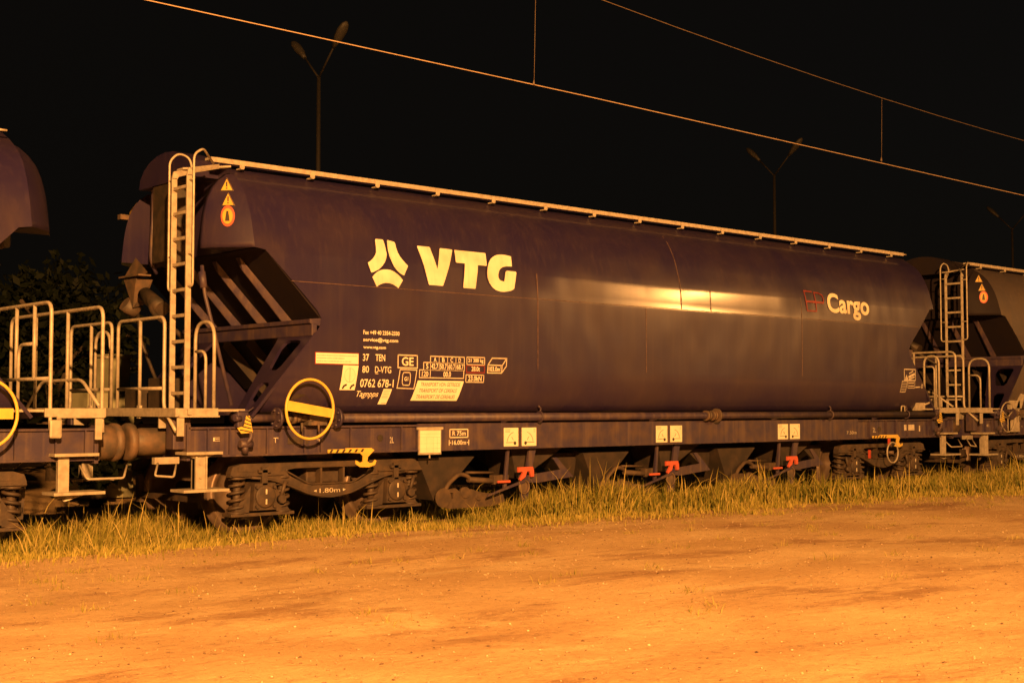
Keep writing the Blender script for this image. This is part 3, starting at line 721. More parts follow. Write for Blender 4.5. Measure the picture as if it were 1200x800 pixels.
        b = MB(); b.prism([(cx-.09, 1.20), (cx-.04, 1.14), (cx+.10, 1.15), (cx+.06, 1.33), (cx+.02, 1.33), (cx-.01, 1.22)], 'y', -1.520, -1.512); tg = b.build('striped_tag', YEL, ck, OFF)
        b = MB()
        for i in range(5): z = 1.155+i*.037; b.prism([(cx-.06+i*.022, z+.02), (cx-.06+i*.022, z+.032), (cx+.09-i*.006, z+.005), (cx+.09-i*.006, z-.007)], 'y', -1.5235, -1.5205)
        b.build('tag_stripe', INK, ck, OFF)
    # valve fittings at right
    b = MB(); b.box(14.55, 14.85, -1.44, -1.36, 1.36, 1.50, .01); b.build('valve_box', GALV, W, OFF)
    b = MB(); b.tube([(14.8, -1.44, 1.46), (14.95, -1.46, 1.50), (15.02, -1.46, 1.56)], .018, .03); b.build('valve_handle', GALV, W, OFF)
    b = MB(); b.tube([(14.05, -1.46, 1.35), (14.06, -1.46, 1.44), (14.16, -1.46, 1.44), (14.16, -1.46, 1.35)], .012, .02); b.build('grab_hoop', GALV, W, OFF)
    b = MB(); b.box(15.30, 15.42, -1.44, -1.36, 1.42, 1.56, .01)
    b.build('valve_box', GALV, W, OFF)
    # warning stickers on the end cap
    def capmap(b, lift, zb=None): b.remap(lambda v: Vector((capx(v.y, zb or v.z)-lift, v.y, v.z))); return b
    def cuty(b, y0, y1, n=6):
        for k in range(1, n):
            yy = lerp(y0, y1, k/n); bmesh.ops.bisect_plane(b.bm, geom=b.bm.verts[:]+b.bm.edges[:]+b.bm.faces[:], plane_co=(0, yy, 0), plane_no=(0, 1, 0), dist=1e-5)
        return b
    for yc, zc, hh in ((-1.10, 3.868, .145), (-1.175, 3.695, .15)):
        b = MB(); hw_ = .056; b.plate([(yc, zc+hh*.5), (yc-hw_, zc-hh*.5), (yc+hw_, zc-hh*.5)], [], lambda u, v, k: (0, u, v), 0)
        s_ = capmap(cuty(b, yc-hw_, yc+hw_), .004, zc-.07).build('warning_sticker', SYEL, W, OFF)
        b = MB(); b.plate([(yc-.006, zc-.025), (yc+.006, zc-.025), (yc+.006, zc+.03), (yc-.006, zc+.03)], [], lambda u, v, k: (0, u, v), 0); b.plate([(yc-.006, zc-.05), (yc+.006, zc-.05), (yc+.006, zc-.035), (yc-.006, zc-.035)], [], lambda u, v, k: (0, u, v), 0)
        b.plate([(yc, zc+hh*.5), (yc-hw_, zc-hh*.5), (yc+hw_, zc-hh*.5)], [[(yc, zc+hh*.40), (yc-hw_*.82, zc-hh*.44), (yc+hw_*.82, zc-hh*.44)]], lambda u, v, k: (0, u, v), 0)
        capmap(cuty(b, yc-hw_, yc+hw_), .006, zc-.07).build('warning_mark', INK, s_, OFF)
    yc, zc = -1.225, 3.50
    def disc(ry, rz): return [(yc+ry*math.cos(i*math.pi/14), zc+rz*math.sin(i*math.pi/14)) for i in range(28)]
    b = MB(); b.plate(disc(.06, .115), [], lambda u, v, k: (0, u, v), 0); s_ = capmap(cuty(b, yc-.06, yc+.06), .004, zc-.115).build('prohibition_sticker', REDP, W, OFF)
    b = MB(); b.plate(disc(.044, .085), [], lambda u, v, k: (0, u, v), 0); capmap(cuty(b, yc-.06, yc+.06), .006, zc-.115).build('sticker_face', SYEL, s_, OFF)
    b = MB(); b.plate([(yc-.02, zc-.055), (yc+.02, zc-.055), (yc+.016, zc-.01), (yc+.008, zc+.055), (yc-.008, zc+.055), (yc-.016, zc-.01)], [], lambda u, v, k: (0, u, v), 0); capmap(cuty(b, yc-.06, yc+.06), .008, zc-.115).build('sticker_symbol', INK, s_, OFF)
    P1 = [(lerp(.97, 1.26, i/8), 3.90-.22*(i/8)**1.2) for i in range(9)]; P2 = [(p[0]-.02, p[1]-.13) for p in P1[::-1]]
    b = MB(); b.plate(P1+P2, [], lambda u, v, k: (0, u, v), 0); capmap(cuty(b, .9, 1.3, 10), .022).build('yellow_stripe', SYEL, W, OFF)
    # solebar markings common to the type
    b = MB(); yb = -1.3675
    b.text('E', .98, 1.06, 1.06, 1.10, txp(yb)); b.text('T\'', 1.72, 1.78, 1.03, 1.09, txp(yb)); b.text('T', 2.28, 2.36, 1.02, 1.06, txp(yb)); b.text('2L', 3.30, 3.36, 1.0, 1.07, txp(yb)); b.text('2L', 13.33, 13.42, 1.0, 1.08, txp(yb)); b.text('1', 14.75, 14.79, 1.0, 1.1, txp(yb))
    b.text('7.50m', 12.52, 12.80, .98, 1.03, txp(-1.404)) 
    b.build('solebar_marking', LETR, W, OFF)
    b = MB(); b.box(1.90, 2.17, -1.372, -1.366, 1.01, 1.09, .004); b.build('maker_plate', RUST, W, OFF)
    b = MB(); b.text('BOGIE', 1.99, 2.14, 1.03, 1.07, txp(-1.3735)) if False else None
    b = MB(); b.box(14.28, 14.60, -1.372, -1.366, 1.02, 1.12, .004); b.build('maker_plate', LETR, W, OFF)
    b = MB(); b.cyl((3.16, -1.366, 1.06), (3.16, -1.375, 1.06), .04); b.cyl((13.52, -1.366, 1.05), (13.52, -1.375, 1.05), .045); b.build('hole_shade_disc', DARK, W, OFF)  # raised dark discs, colour standing in for the shade inside holes
    b = MB(); b.text('1.80m', 2.44, 2.72, .445, .495, txp(-1.194)); b.prism([(2.36, .47), (2.40, .455), (2.40, .485)], 'y', -1.194, -1.193); b.prism([(2.80, .47), (2.76, .455), (2.76, .485)], 'y', -1.194, -1.193); b.build('bogie_marking', LETR, W, OFF)
    # paired lever direction plates
    for x0, x1 in ((5.055, 5.298), (5.36, 5.61), (7.90, 8.135), (8.20, 8.45), (10.69, 10.94), (10.995, 11.245)):
        b = MB(); b.box(x0, x1, -1.409, -1.4012, .925, 1.160, .002); pl = b.build('lever_plate', SIGN, W, OFF)
        b = MB(); cx, cz = ((x0+.06, .965) if x0 in (5.36, 8.20, 10.995) else (x1-.06, .965)); sg = 1 if x0 in (5.36, 8.20, 10.995) else -1
        b.tube([(cx+sg*.13*math.cos(t), -1.4105, cz+.01+.13*math.sin(t)) for t in [.12+i*.14 for i in range(10)]], .003, 0, 4)
        b.tube([(cx, -1.4105, cz+.01), (cx+sg*.15, -1.4105, cz+.01)], .004, 0, 4); b.cyl((cx, -1.4095, cz), (cx, -1.412, cz), .022)
        b.tube([(cx+sg*.03, -1.4105, cz+.04), (cx+sg*.055, -1.4105, cz+.08)], .003, 0, 4)
        for i in range(3):
            if sg < 0: b.tube([(x0+.02, -1.4105, 1.14-i*.016), (x0+.10, -1.4105, 1.14-i*.016)], .002, 0, 4)
            else: b.tube([(x1-.05, -1.4105, 1.14-i*.016), (x1-.02, -1.4105, 1.14-i*.016)], .002, 0, 4)
        b.build('plate_symbol', INK, pl, OFF)
    return W

# ------------------------------------------------------------------ the main wagon and its lettering
MAIN = wagon(PAINT, 'dark blue-violet hopper wagon with cream VTG and Cargo lettering, middle of the train', True)
def solo(o, k='main'): o['solo'] = k; return o
def simple_copy(loc_x, label, repaint=None):
    c = copy_tree(MAIN); c.location = (loc_x, 0, 0); c['label'] = label
    if repaint:
        st = [c]
        while st:
            o = st.pop(); st += kids(o)
            if o.name.split('.')[0] in ('tank_body', 'hatch_dome') and o.type == 'MESH':
                o.data = o.data.copy(); o.data.materials[0] = repaint
            if o.name.split('.')[0] in ('end_wall', 'hatch_dome'): o.data = o.data.copy(); o.data.materials[0] = SHADE  # shade painted into the right wagon's end walls and dome, not its sides
    return c
LEFTW = simple_copy(.15-LEN, 'blue-violet hopper wagon at the far left edge, mostly cut off by the frame')
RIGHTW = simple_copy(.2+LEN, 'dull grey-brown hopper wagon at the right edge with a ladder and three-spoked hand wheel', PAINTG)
def drop(Wg, names):
    for o in kids(Wg):
        if o.name.split('.')[0] in names:
            for c in kids(o): bpy.data.objects.remove(c)
            bpy.data.objects.remove(o)
drop(RIGHTW, ('hand_wheel', 'drain_pipe', 'hinge_bracket', 'door_casing', 'recess_shade_slab', 'yellow_stripe'))
for o in kids(LEFTW):
    if o.get('narrow'): bpy.data.objects.remove(o)
b = MB(); r = .0195; X1 = -.84
b.tube([(X1, -1.49, 1.20), (X1, -1.47, 1.40), (X1, -1.47, 2.44), (X1, -.05, 2.44), (X1, -.05, 1.40)], r, .12)
b.tube([(X1, -1.06, 1.70), (X1, -1.06, 2.43)], r); b.tube([(X1, -.60, 1.70), (X1, -.60, 2.43)], r)
b.tube([(X1, -1.47, 1.70), (X1, -.05, 1.70)], r*.9); b.tube([(X1, -1.06, 2.05), (X1, -.66, 2.05), (X1, -.66, 1.40)], r*.9, .12)
b.box(X1-.02, X1+.10, -1.525, -1.50, 1.12, 1.30, .02)
b.build('guard_rail', GALV, LEFTW, LEFTW.location.copy())
drop(LEFTW, ('hand_wheel', 'brake_cock', 'discharge_pipe', 'valve_handle', 'valve_box', 'grab_hoop'))
# left wagon: yellow wheel near its right end ; right wagon: pale spoked wheel
def spoked(Wg, x, y, z, rx, rz, m_, spokes, r=.012):
    o0 = Wg.location.copy(); b = MB()
    b.tube([(x+rx*math.cos(t), y, z+rz*math.sin(t)) for t in [2*math.pi*i/40 for i in range(40)]], r, 0, 8, True)
    h = b.build('hand_wheel', m_, Wg, o0)
    if spokes:
        for a in (150, 30, 270):
            b = MB(); b.tube([(x, y, z), (x+rx*math.cos(R_(a)), y, z+rz*math.sin(R_(a)))], r*.8); b.build('spoke', m_, h, o0)
    b = MB(); b.cyl((x, y-.01, z), (x, y+.25, z), .028); b.build('wheel_spindle', RUB, h, o0)
    return h
h = spoked(LEFTW, -1.53, -1.66, 1.36, .30, .32, YEL, False, .016)
b = MB(); b.box(-1.80, -1.27, -1.665, -1.655, 1.31, 1.41); b.build('wheel_bar', YEL, h, LEFTW.location.copy())
for o in kids(RIGHTW):
    if o.name.split('.')[0] == 'ladder': o.location.y += .34
spoked(RIGHTW, 17.62, -1.5, 1.235, .27, .28, GALV, True)
b = MB(); b.box(17.85, 18.15, -1.46, -1.42, .95, 1.5, .01); b.box(17.75, 18.1, -1.5, -1.42, 1.38, 1.55, .01); b.hull([(17.95, -1.5, 1.40), (18.15, -1.5, 1.40), (18.3, -1.5, 1.66), (18.15, -1.5, 1.68), (17.95, -1.46, 1.40), (18.15, -1.46, 1.40), (18.3, -1.46, 1.66), (18.15, -1.46, 1.68)])
b.build('brake_bracket', GALV, RIGHTW, RIGHTW.location.copy())
# little wheel hanging by the right bogie, on the main wagon only
h = spoked(MAIN, 13.80, -1.44, .655, .165, .172, GALV, False, .013)
b = MB(); b.box(13.70, 13.76, -1.43, -1.41, .78, .90, .003); b.box(13.40, 13.46, -1.24, -1.22, .56, .70, .003); b.build('red_tag', REDI, MAIN, OFF)

EM = [[(3.032, 3.369), (3.04, 3.385), (3.14, 3.388), (3.152, 3.375), (3.165, 3.31), (3.17, 3.21), (3.155, 3.16), (3.131, 3.115), (3.09, 3.065), (3.035, 3.02), (2.96, 2.985), (2.929, 2.978), (2.885, 3.09), (2.925, 3.115), (2.966, 3.148), (2.998, 3.185), (3.018, 3.222), (3.029, 3.29)],
      [(3.205, 3.375), (3.216, 3.388), (3.31, 3.372), (3.32, 3.36), (3.325, 3.30), (3.335, 3.25), (3.36, 3.20), (3.39, 3.165), (3.43, 3.125), (3.468, 3.093), (3.404, 2.974), (3.35, 2.995), (3.30, 3.03), (3.262, 3.072), (3.235, 3.12), (3.208, 3.19), (3.197, 3.26)],
      [(2.943, 2.926), (2.975, 2.962), (3.015, 2.992), (3.06, 3.014), (3.112, 3.026), (3.16, 3.030), (3.21, 3.026), (3.26, 3.01), (3.309, 2.983), (3.35, 2.952), (3.384, 2.917), (3.315, 2.818), (3.29, 2.835), (3.24, 2.858), (3.19, 2.870), (3.13, 2.870), (3.08, 2.858), (3.03, 2.836), (3.005, 2.815)]]
VL = [(3.65, 3.353), (3.83, 3.355), (3.84, 3.345), (3.911, 3.085), (3.99, 3.345), (4.004, 3.353), (4.18, 3.350), (4.187, 3.34), (3.995, 2.895), (3.98, 2.886), (3.78, 2.886), (3.77, 2.895), (3.645, 3.34)]
TL = [(4.222, 3.348), (4.715, 3.348), (4.724, 3.338), (4.712, 3.19), (4.70, 3.182), (4.565, 3.182), (4.505, 2.89), (4.497, 2.881), (4.315, 2.881), (4.307, 2.89), (4.355, 3.188), (4.225, 3.188), (4.213, 3.196)]
GL = [(5.150, 3.338), (5.135, 3.205), (5.09, 3.203), (5.039, 3.200), (4.985, 3.19), (4.937, 3.166), (4.905, 3.13), (4.887, 3.086), (4.888, 3.05), (4.905, 3.02), (4.94, 3.006), (4.985, 3.004), (5.01, 3.118), (5.022, 3.136), (5.046, 3.144), (5.19, 3.142), (5.197, 3.13), (5.150, 2.93), (5.14, 2.915), (5.10, 2.895), (5.051, 2.883), (4.98, 2.872), (4.915, 2.870), (4.84, 2.885), (4.78, 2.918), (4.735, 2.97), (4.708, 3.032), (4.706, 3.10), (4.724, 3.169), (4.75, 3.225), (4.791, 3.275), (4.84, 3.31), (4.892, 3.333), (4.945, 3.345), (5.005, 3.35), (5.08, 3.348)]
CUTS = [2.9, 3.0, 3.05, 3.11, 3.15, 3.2, 3.24, 3.29, 3.34]
def decal(name, polys, m_, parent=MAIN, lift=.004, cuts=CUTS):
    b = MB()
    for p in polys: b.plate(p, [], lambda u, v, k: (u, 0, v), 0)
    b.cutz(cuts); b.remap(lambda v: Vector((v.x, py(v.z)-lift, v.z)))
    return b.build(name, m_, parent, OFF, recalc=False)
decal('round_emblem', EM, WHT); decal('large_lettering', [VL, TL, GL], WHT)
def flip_check(o): return o
def textpart(name, items, m_, lift=.004, cuts=None, slant=0.0, bold=0.0):
    b = MB()
    for (s_, x0, x1, z0, z1) in items: b.text(s_, x0, x1, z0, z1, lambda x, z: (x, 0, z), bold=bold, slant=slant)
    if cuts: b.cutz(cuts)
    b.remap(lambda v: Vector((v.x, py(v.z)-lift, v.z)))
    return b.build(name, m_, MAIN, OFF, recalc=False)
LC = [1.55, 1.6, 1.66, 1.71, 1.77, 1.82]
textpart('contact_lettering', [('Fax +49 40 2354-2330', 2.815, 3.333, 2.258, 2.307), ('service@vtg.com', 2.815, 3.313, 2.166, 2.222), ('www.vtg.com', 2.816, 3.137, 2.084, 2.126)], WHT, bold=.022)
textpart('wagon_number', [('37', 2.811, 2.897, 1.952, 2.034), ('TEN', 2.989, 3.127, 1.955, 2.033), ('80', 2.805, 2.898, 1.817, 1.896), ('D-VTG', 2.984, 3.216, 1.817, 1.894), ('0762 678-1', 2.786, 3.261, 1.65, 1.745)], WHT, cuts=LC, bold=.012)
b = MB(); b.box(2.988, 3.03, -1.504, -1.502, 1.805, 1.811); b.build('underline', WHT, MAIN, OFF)
textpart('type_lettering', [('Tagnpps', 2.752, 3.06, 1.520, 1.608)], WHT, cuts=LC, slant=.3, bold=.005)
textpart('company_lettering', [('Cargo', 11.901, 13.077, 2.846, 3.263)], WHT, cuts=CUTS, bold=.028, lift=.005)
def ln(b, pts, r=.006, closed=False, n=4):
    # flat painted line lying on the tank side
    pts = list(pts)+([pts[0]] if closed else [])
    for (xa, za), (xb, zb) in zip(pts[:-1], pts[1:]):
        d = Vector((xb-xa, zb-za)); L_ = d.length; d.normalize(); nn = Vector((-d.y, d.x))*r; e = d*r*.9
        for k in range(n):
            a = Vector((xa, za))+Vector((xb-xa, zb-za))*(k/n)-(e if k == 0 else d*0); c = Vector((xa, za))+Vector((xb-xa, zb-za))*((k+1)/n)+(e if k == n-1 else d*0)
            q = [a-nn, c-nn, c+nn, a+nn]; b.bm.faces.new([b.bm.verts.new((p.x, py(p.y)-.004, p.y)) for p in q])
def rect(x0, z0, x1, z1): return [(x0, z0), (x1, z0), (x1, z1), (x0, z1)]
b = MB(); ln(b, [(11.52, 3.253), (11.318, 3.257), (11.354, 2.942), (11.60, 2.945), (11.58, 3.245), (11.70, 3.243), (11.79, 3.21), (11.81, 3.15), (11.80, 3.085), (11.335, 3.085)], .011); ln(b, [(11.33, 3.10), (11.80, 3.098)], .008)
b.build('outline_lettering', REDO, MAIN, OFF, recalc=False)
b = MB()
ln(b, rect(3.314, 1.884, 3.599, 2.033), .007, True); ln(b, [(3.346, 1.863), (3.592, 1.861), (3.565, 1.639), (3.316, 1.645)], .006, True)
ln(b, [(3.40, 1.83), (3.49, 1.83), (3.50, 1.80), (3.50, 1.71), (3.49, 1.68), (3.40, 1.68), (3.385, 1.71), (3.385, 1.80)], .006, True)
ln(b, rect(3.797, 1.955, 4.323, 2.031), .006, True); ln(b, rect(3.694, 1.865, 4.323, 1.955), .006, True); ln(b, rect(3.634, 1.772, 4.315, 1.865), .006, True)
for x in (3.93, 4.06, 4.19): ln(b, [(x, 1.865), (x, 2.031)], .005)
for x in (3.797,): ln(b, [(x, 1.772), (x, 1.955)], .005)
ln(b, rect(4.363, 1.942, 4.649, 2.034), .006, True); ln(b, rect(4.353, 1.728, 4.639, 1.817), .006, True)
ln(b, [(4.697, 1.846), (4.929, 1.848), (5.008, 1.935), (5.015, 2.032), (4.774, 2.031), (4.704, 1.945)], .007, True); ln(b, [(4.704, 1.945), (4.939, 1.942), (5.015, 2.032)], .007); ln(b, [(4.939, 1.942), (4.929, 1.848)], .007)
b.build('data_frame', LETR, MAIN, OFF, recalc=False)
b = MB(); ln(b, rect(4.359, 1.846, 4.646, 1.932), .007, True); b.build('red_frame', REDO, MAIN, OFF, recalc=False)
textpart('data_lettering', [('GE', 3.369, 3.543, 1.908, 2.011), ('G1', 3.415, 3.470, 1.73, 1.78), ('A', 3.847, 3.889, 1.965, 2.018), ('B', 3.975, 4.015, 1.965, 2.018), ('C', 4.104, 4.144, 1.965, 2.018), ('D', 4.231, 4.268, 1.965, 2.018), ('S', 3.73, 3.765, 1.878, 1.944),
    ('42.7', 3.81, 3.915, 1.878, 1.944), ('50.7', 3.943, 4.046, 1.878, 1.944), ('60.7', 4.073, 4.177, 1.878, 1.944), ('68.7', 4.203, 4.31, 1.878, 1.944), ('120', 3.67, 3.767, 1.785, 1.85), ('00.0', 3.998, 4.115, 1.785, 1.85),
    ('21 300 kg', 4.385, 4.63, 1.958, 2.019), ('28.0t', 4.437, 4.572, 1.863, 1.922), ('23.0kN', 4.39, 4.605, 1.742, 1.805), ('103.0m', 4.718, 4.905, 1.865, 1.925), ('3', 4.908, 4.922, 1.905, 1.927)], WHT, bold=.02)
def sheet(name, q, m_, lift, n=8):
    b = MB(); rows = []
    for k in range(n+1):
        t = k/n; A = (lerp(q[0][0], q[3][0], t), lerp(q[0][1], q[3][1], t)); B = (lerp(q[1][0], q[2][0], t), lerp(q[1][1], q[2][1], t))
        rows.append([b.bm.verts.new((p[0], py(p[1])-lift, p[1])) for p in (A, B)])
    for k in range(n): b.bm.faces.new((rows[k][0], rows[k][1], rows[k+1][1], rows[k+1][0]))
    return b.build(name, m_, MAIN, OFF, recalc=False)
sheet('cargo_panel', [(3.543, 1.499), (4.252, 1.499), (4.326, 1.739), (3.616, 1.739)], SIGN, .003)
textpart('cargo_notice', [('TRANSPORT VON GETREIDE', 3.664, 4.272, 1.672, 1.716), ('TRANSPORT OF CEREALS', 3.650, 4.225, 1.598, 1.642), ('TRANSPORT DE CEREALES', 3.618, 4.210, 1.524, 1.568)], INK, lift=.006, cuts=LC, slant=.3)
sheet('notice_border', [(2.160, 1.900), (2.757, 1.900), (2.757, 2.040), (2.160, 2.040)], REDO, .002)
sheet('notice_sticker', [(2.172, 1.912), (2.749, 1.912), (2.749, 2.030), (2.172, 2.030)], SIGN, .004)
b = MB()
for z, x1 in ((2.003, 2.74), (1.972, 2.56), (1.938, 2.66)):
    x = 2.185
    while x < x1-.03:
        wd = random.uniform(.012, .035); ln(b, [(x, z), (min(x+wd, x1), z)], .006, n=1); x += wd+random.uniform(.01, .018)
b.remap(lambda v: v+Vector((0, -.003, 0))); b.build('small_print', LETR, MAIN, OFF, recalc=False)
sheet('valve_sticker', [(2.509, 1.616), (2.717, 1.616), (2.751, 1.897), (2.541, 1.897)], SIGN, .004)
b = MB(); cx, cz = 2.635, 1.785
ln(b, [(cx+.072*math.cos(t), cz+.08*math.sin(t)) for t in [2*math.pi*i/20 for i in range(20)]], .003, True, 1); ln(b, [(cx, 1.71), (cx, 1.86)], .008, n=2)
b.remap(lambda v: v+Vector((0, -.003, 0))); b.build('dial_mark', LETR, MAIN, OFF, recalc=False)
b = MB()
for x in (2.55, 2.655): ln(b, [(x, 1.638), (x+.012, 1.66), (x+.04, 1.675)], .011, n=1)
b.remap(lambda v: v+Vector((0, -.003, 0))); b.build('arrow_mark', INK, MAIN, OFF, recalc=False)
sheet('inspection_sticker', [(3.075, 1.455), (3.195, 1.455), (3.245, 1.632), (3.125, 1.635)], SIGN, .006)
b = MB()
for z in (1.615, 1.595, 1.575, 1.555, 1.535): ln(b, [(3.135-(1.62-z)*.25, z), (3.215-(1.62-z)*.25, z)], .005, n=1)
ln(b, [(3.13, 1.468), (3.18, 1.468)], .008, n=1)
b.remap(lambda v: v+Vector((0, -.005, 0))); b.build('small_print', LETR, MAIN, OFF, recalc=False)
# right-hand stencils
b = MB(); ln(b, rect(14.09, 1.885, 14.44, 2.07), .008, True); ln(b, [(14.03, 1.87), (14.19, 1.87), (14.14, 1.68), (13.98, 1.68)], .005, True)
for i in range(1, 7): z = 1.87-i*.027; ln(b, [(14.03-i*.007, z), (14.19-i*.007, z)], .0035, n=1)
ln(b, rect(14.205, 1.75, 14.42, 1.865), .005, True); ln(b, [(14.13, 1.91), (14.16, 1.96), (14.19, 1.91)], .012, True, 1); ln(b, [(14.24, 1.94), (14.40, 1.99)], .022, n=1); ln(b, [(14.24, 1.90), (14.40, 1.94)], .012, n=1); ln(b, [(14.25, 2.0), (14.36, 2.04)], .010, n=1)
for z in (1.835, 1.785): ln(b, [(14.23, z), (14.39, z)], .008, n=3)
ln(b, [(14.45, 1.765), (14.58, 1.77)], .010, n=1); ln(b, [(14.66, 1.75), (14.68, 1.80), (14.65, 1.82), (14.62, 1.77)], .006, True, 1)
b.build('hazard_stencil', LETR, MAIN, OFF, recalc=False)
# solebar holder and dimensions
b = MB(); b.box(3.69, 4.03, -1.425, -1.402, .852, 1.170, .004); b.box(3.665, 4.06, -1.428, -1.402, 1.150, 1.182, .004); b.box(3.85, 3.865, -1.42, -1.41, .81, .852); hd = b.build('label_holder', GALV, MAIN, OFF)
b = MB(); b.box(3.705, 4.015, -1.430, -1.4262, .875, 1.140); cardo = b.build('label_card', SIGN, hd, OFF)
b = MB()
for z in (1.10, 1.06, .985, .925): b.box(3.71, 4.01, -1.4320, -1.4305, z, z+.003)
for x in (3.80, 3.90, 3.96): b.box(x, x+.003, -1.4320, -1.4305, .88, 1.06)
b.build('card_line', LETR, hd, OFF)
def sole_text(name, items, m_, rects=()):
    b = MB()
    for (s_, x0, x1, z0, z1) in items: b.text(s_, x0, x1, z0, z1, txp(-1.4035), bold=.015)
    for (x0, z0, x1, z1) in rects:
        r = .006
        for a in ((x0, x1, z0-r, z0+r), (x0, x1, z1-r, z1+r), (x0-r, x0+r, z0, z1), (x1-r, x1+r, z0, z1)): b.box(a[0], a[1], -1.4045, -1.4015, a[2], a[3])
    return b.build(name, m_, MAIN, OFF)
sole_text('radius_marking', [('R 75m', 4.22, 4.43, 1.073, 1.130)], WHT, [(4.18, 1.052, 4.465, 1.150)])
b = MB(); b.text('16.00m', 4.215, 4.435, .962, 1.018, txp(-1.4035), bold=.015)
for x, s_ in ((4.170, 1), (4.48, -1)): b.box(x-.005, x+.005, -1.4045, -1.4015, .955, 1.022); b.box(min(x, x+s_*.03), max(x, x+s_*.03), -1.4043, -1.4017, .983, .993)
b.build('length_marking', WHT, MAIN, OFF)

# ------------------------------------------------------------------ overhead line
ol = tag(empty('overhead_line', (0, 0, 0)), 'overhead contact wire and sagging carrier wire with droppers crossing the night sky', 'overhead line')
b = MB(); b.tube([(x, 0, 6.09-.006*max(0, x-8)) for x in (-30, -10, 0, 8, 20, 40, 70)], .0075, 0, 6); b.build('contact_wire', COPP, ol)
def cz(x): x = (x-22) % 60; x = x-60 if x > 30 else x; return 7.215+.0022*x*x
b = MB(); b.tube([(x, 0, cz(x)) for x in np.arange(-30, 71, 2.0)], .006, 0, 6); b.build('carrier_wire', CARR, ol)
for x in (-11, -2.08, 6.87, 15.83, 24.8, 33.7, 42.7):
    b = MB(); b.tube([(x, 0, 6.09-.006*max(0, x-8)), (x+.04, 0, cz(x))], .004, 0, 5); b.cyl((x-.01, 0, 6.08), (x, 0, 6.16), .022, .006, 6); b.build('dropper', CARR, ol)

# ------------------------------------------------------------------ unlit street lamps beyond the track
def yard_lamp(loc, h_, label):
    L = tag(empty('street_lamp', loc), label, 'street lamp', 'unlit double street lamps behind the train')
    b = MB(); b.cyl((0, 0, -.3), (0, 0, h_*.5), .10, .075, 12); b.cyl((0, 0, h_*.5), (0, 0, h_), .075, .05, 12); b.build('pole', POLE, L)
    for sy in (-1, 1):
        b = MB(); b.tube([(0, 0, h_-.05), (0, sy*.75, h_+.70)], .028, .1); a = b.build('lamp_arm', POLE, L)
        b = MB(); d = Vector((0, sy*.73, .68)).normalized(); n_ = Vector((1, 0, 0)); u = d.cross(n_); p0 = Vector((0, sy*.70, h_+.65)); rings = []
        for t, w_, hh in ((0, .05, .05), (.15, .08, .07), (.35, .14, .10), (.6, .155, .10), (.78, .11, .07), (.86, .03, .02)):
            rings.append([b.bm.verts.new(p0+d*t+n_*w_*math.cos(k*math.pi/6)+u*hh*math.sin(k*math.pi/6)) for k in range(12)])
        for A, B in zip(rings[:-1], rings[1:]):
            for k in range(12): f = b.bm.faces.new((A[k], A[(k+1) % 12], B[(k+1) % 12], B[k])); f.smooth = True
        b.bm.faces.new(rings[0]); b.bm.faces.new(rings[-1])
        b.build('lamp_head', mat('lamp_head_shell', (.036, .034, .032), .6, var=.1), a)
    return L
yard_lamp((14.0, 16.5, 0), 10.5, 'unlit double-armed street lamp rising behind the left part of the middle wagon')
yard_lamp((35.9, 17.7, 0), 10.5, 'unlit double-armed street lamp rising behind the right half of the middle wagon')
yard_lamp((56.3, 18.6, 0), 10.3, 'faint unlit double-armed street lamp above the grey wagon at the right edge')

# ------------------------------------------------------------------ cabinet behind the coupling
cbn = tag(empty('utility_cabinet', (4.30, 8.2, -.15)), 'pale green-grey utility cabinet on a low plinth, seen through the railings at left', 'cabinet')
b = MB(); b.box(-.20, .20, -.25, .25, .9, 2.45, .015); b.box(-.24, .24, -.29, .29, 2.45, 2.50, .01); b.build('cabinet_body', CAB, cbn)
b = MB(); b.box(-.62, .24, -.35, .35, 0, 1.82, .02); b.build('plinth', CAB, cbn)
b = MB(); b.box(-.17, .17, -.265, -.255, 1.95, 2.40, .004); b.cyl((.12, -.265, 2.2), (.12, -.29, 2.2), .015); b.build('cabinet_door', CAB, cbn)

# ------------------------------------------------------------------ vegetation
def attr_material(name, cols, rough=.8, trans=.25):
    M = bpy.data.materials.new(name); M.use_nodes = True; n = M.node_tree.nodes; l = M.node_tree.links; bs = n['Principled BSDF']
    at = n.new('ShaderNodeAttribute'); at.attribute_name = 'tone'
    cr = n.new('ShaderNodeValToRGB'); e = cr.color_ramp.elements
    e[0].color = (*cols[0], 1); e[1].color = (*cols[-1], 1)
    for i, c in enumerate(cols[1:-1]): q = e.new((i+1)/(len(cols)-1)); q.color = (*c, 1)
    l.new(at.outputs['Fac'], cr.inputs['Fac']); l.new(cr.outputs['Color'], bs.inputs['Base Color']); bs.inputs['Roughness'].default_value = rough; bs.inputs['Specular IOR Level'].default_value = .25
    tr_ = n.new('ShaderNodeBsdfTranslucent'); l.new(cr.outputs['Color'], tr_.inputs['Color']); mx = n.new('ShaderNodeMixShader'); mx.inputs[0].default_value = trans
    l.new(bs.outputs[0], mx.inputs[1]); l.new(tr_.outputs[0], mx.inputs[2]); l.new(mx.outputs[0], n['Material Output'].inputs['Surface'])
    return M
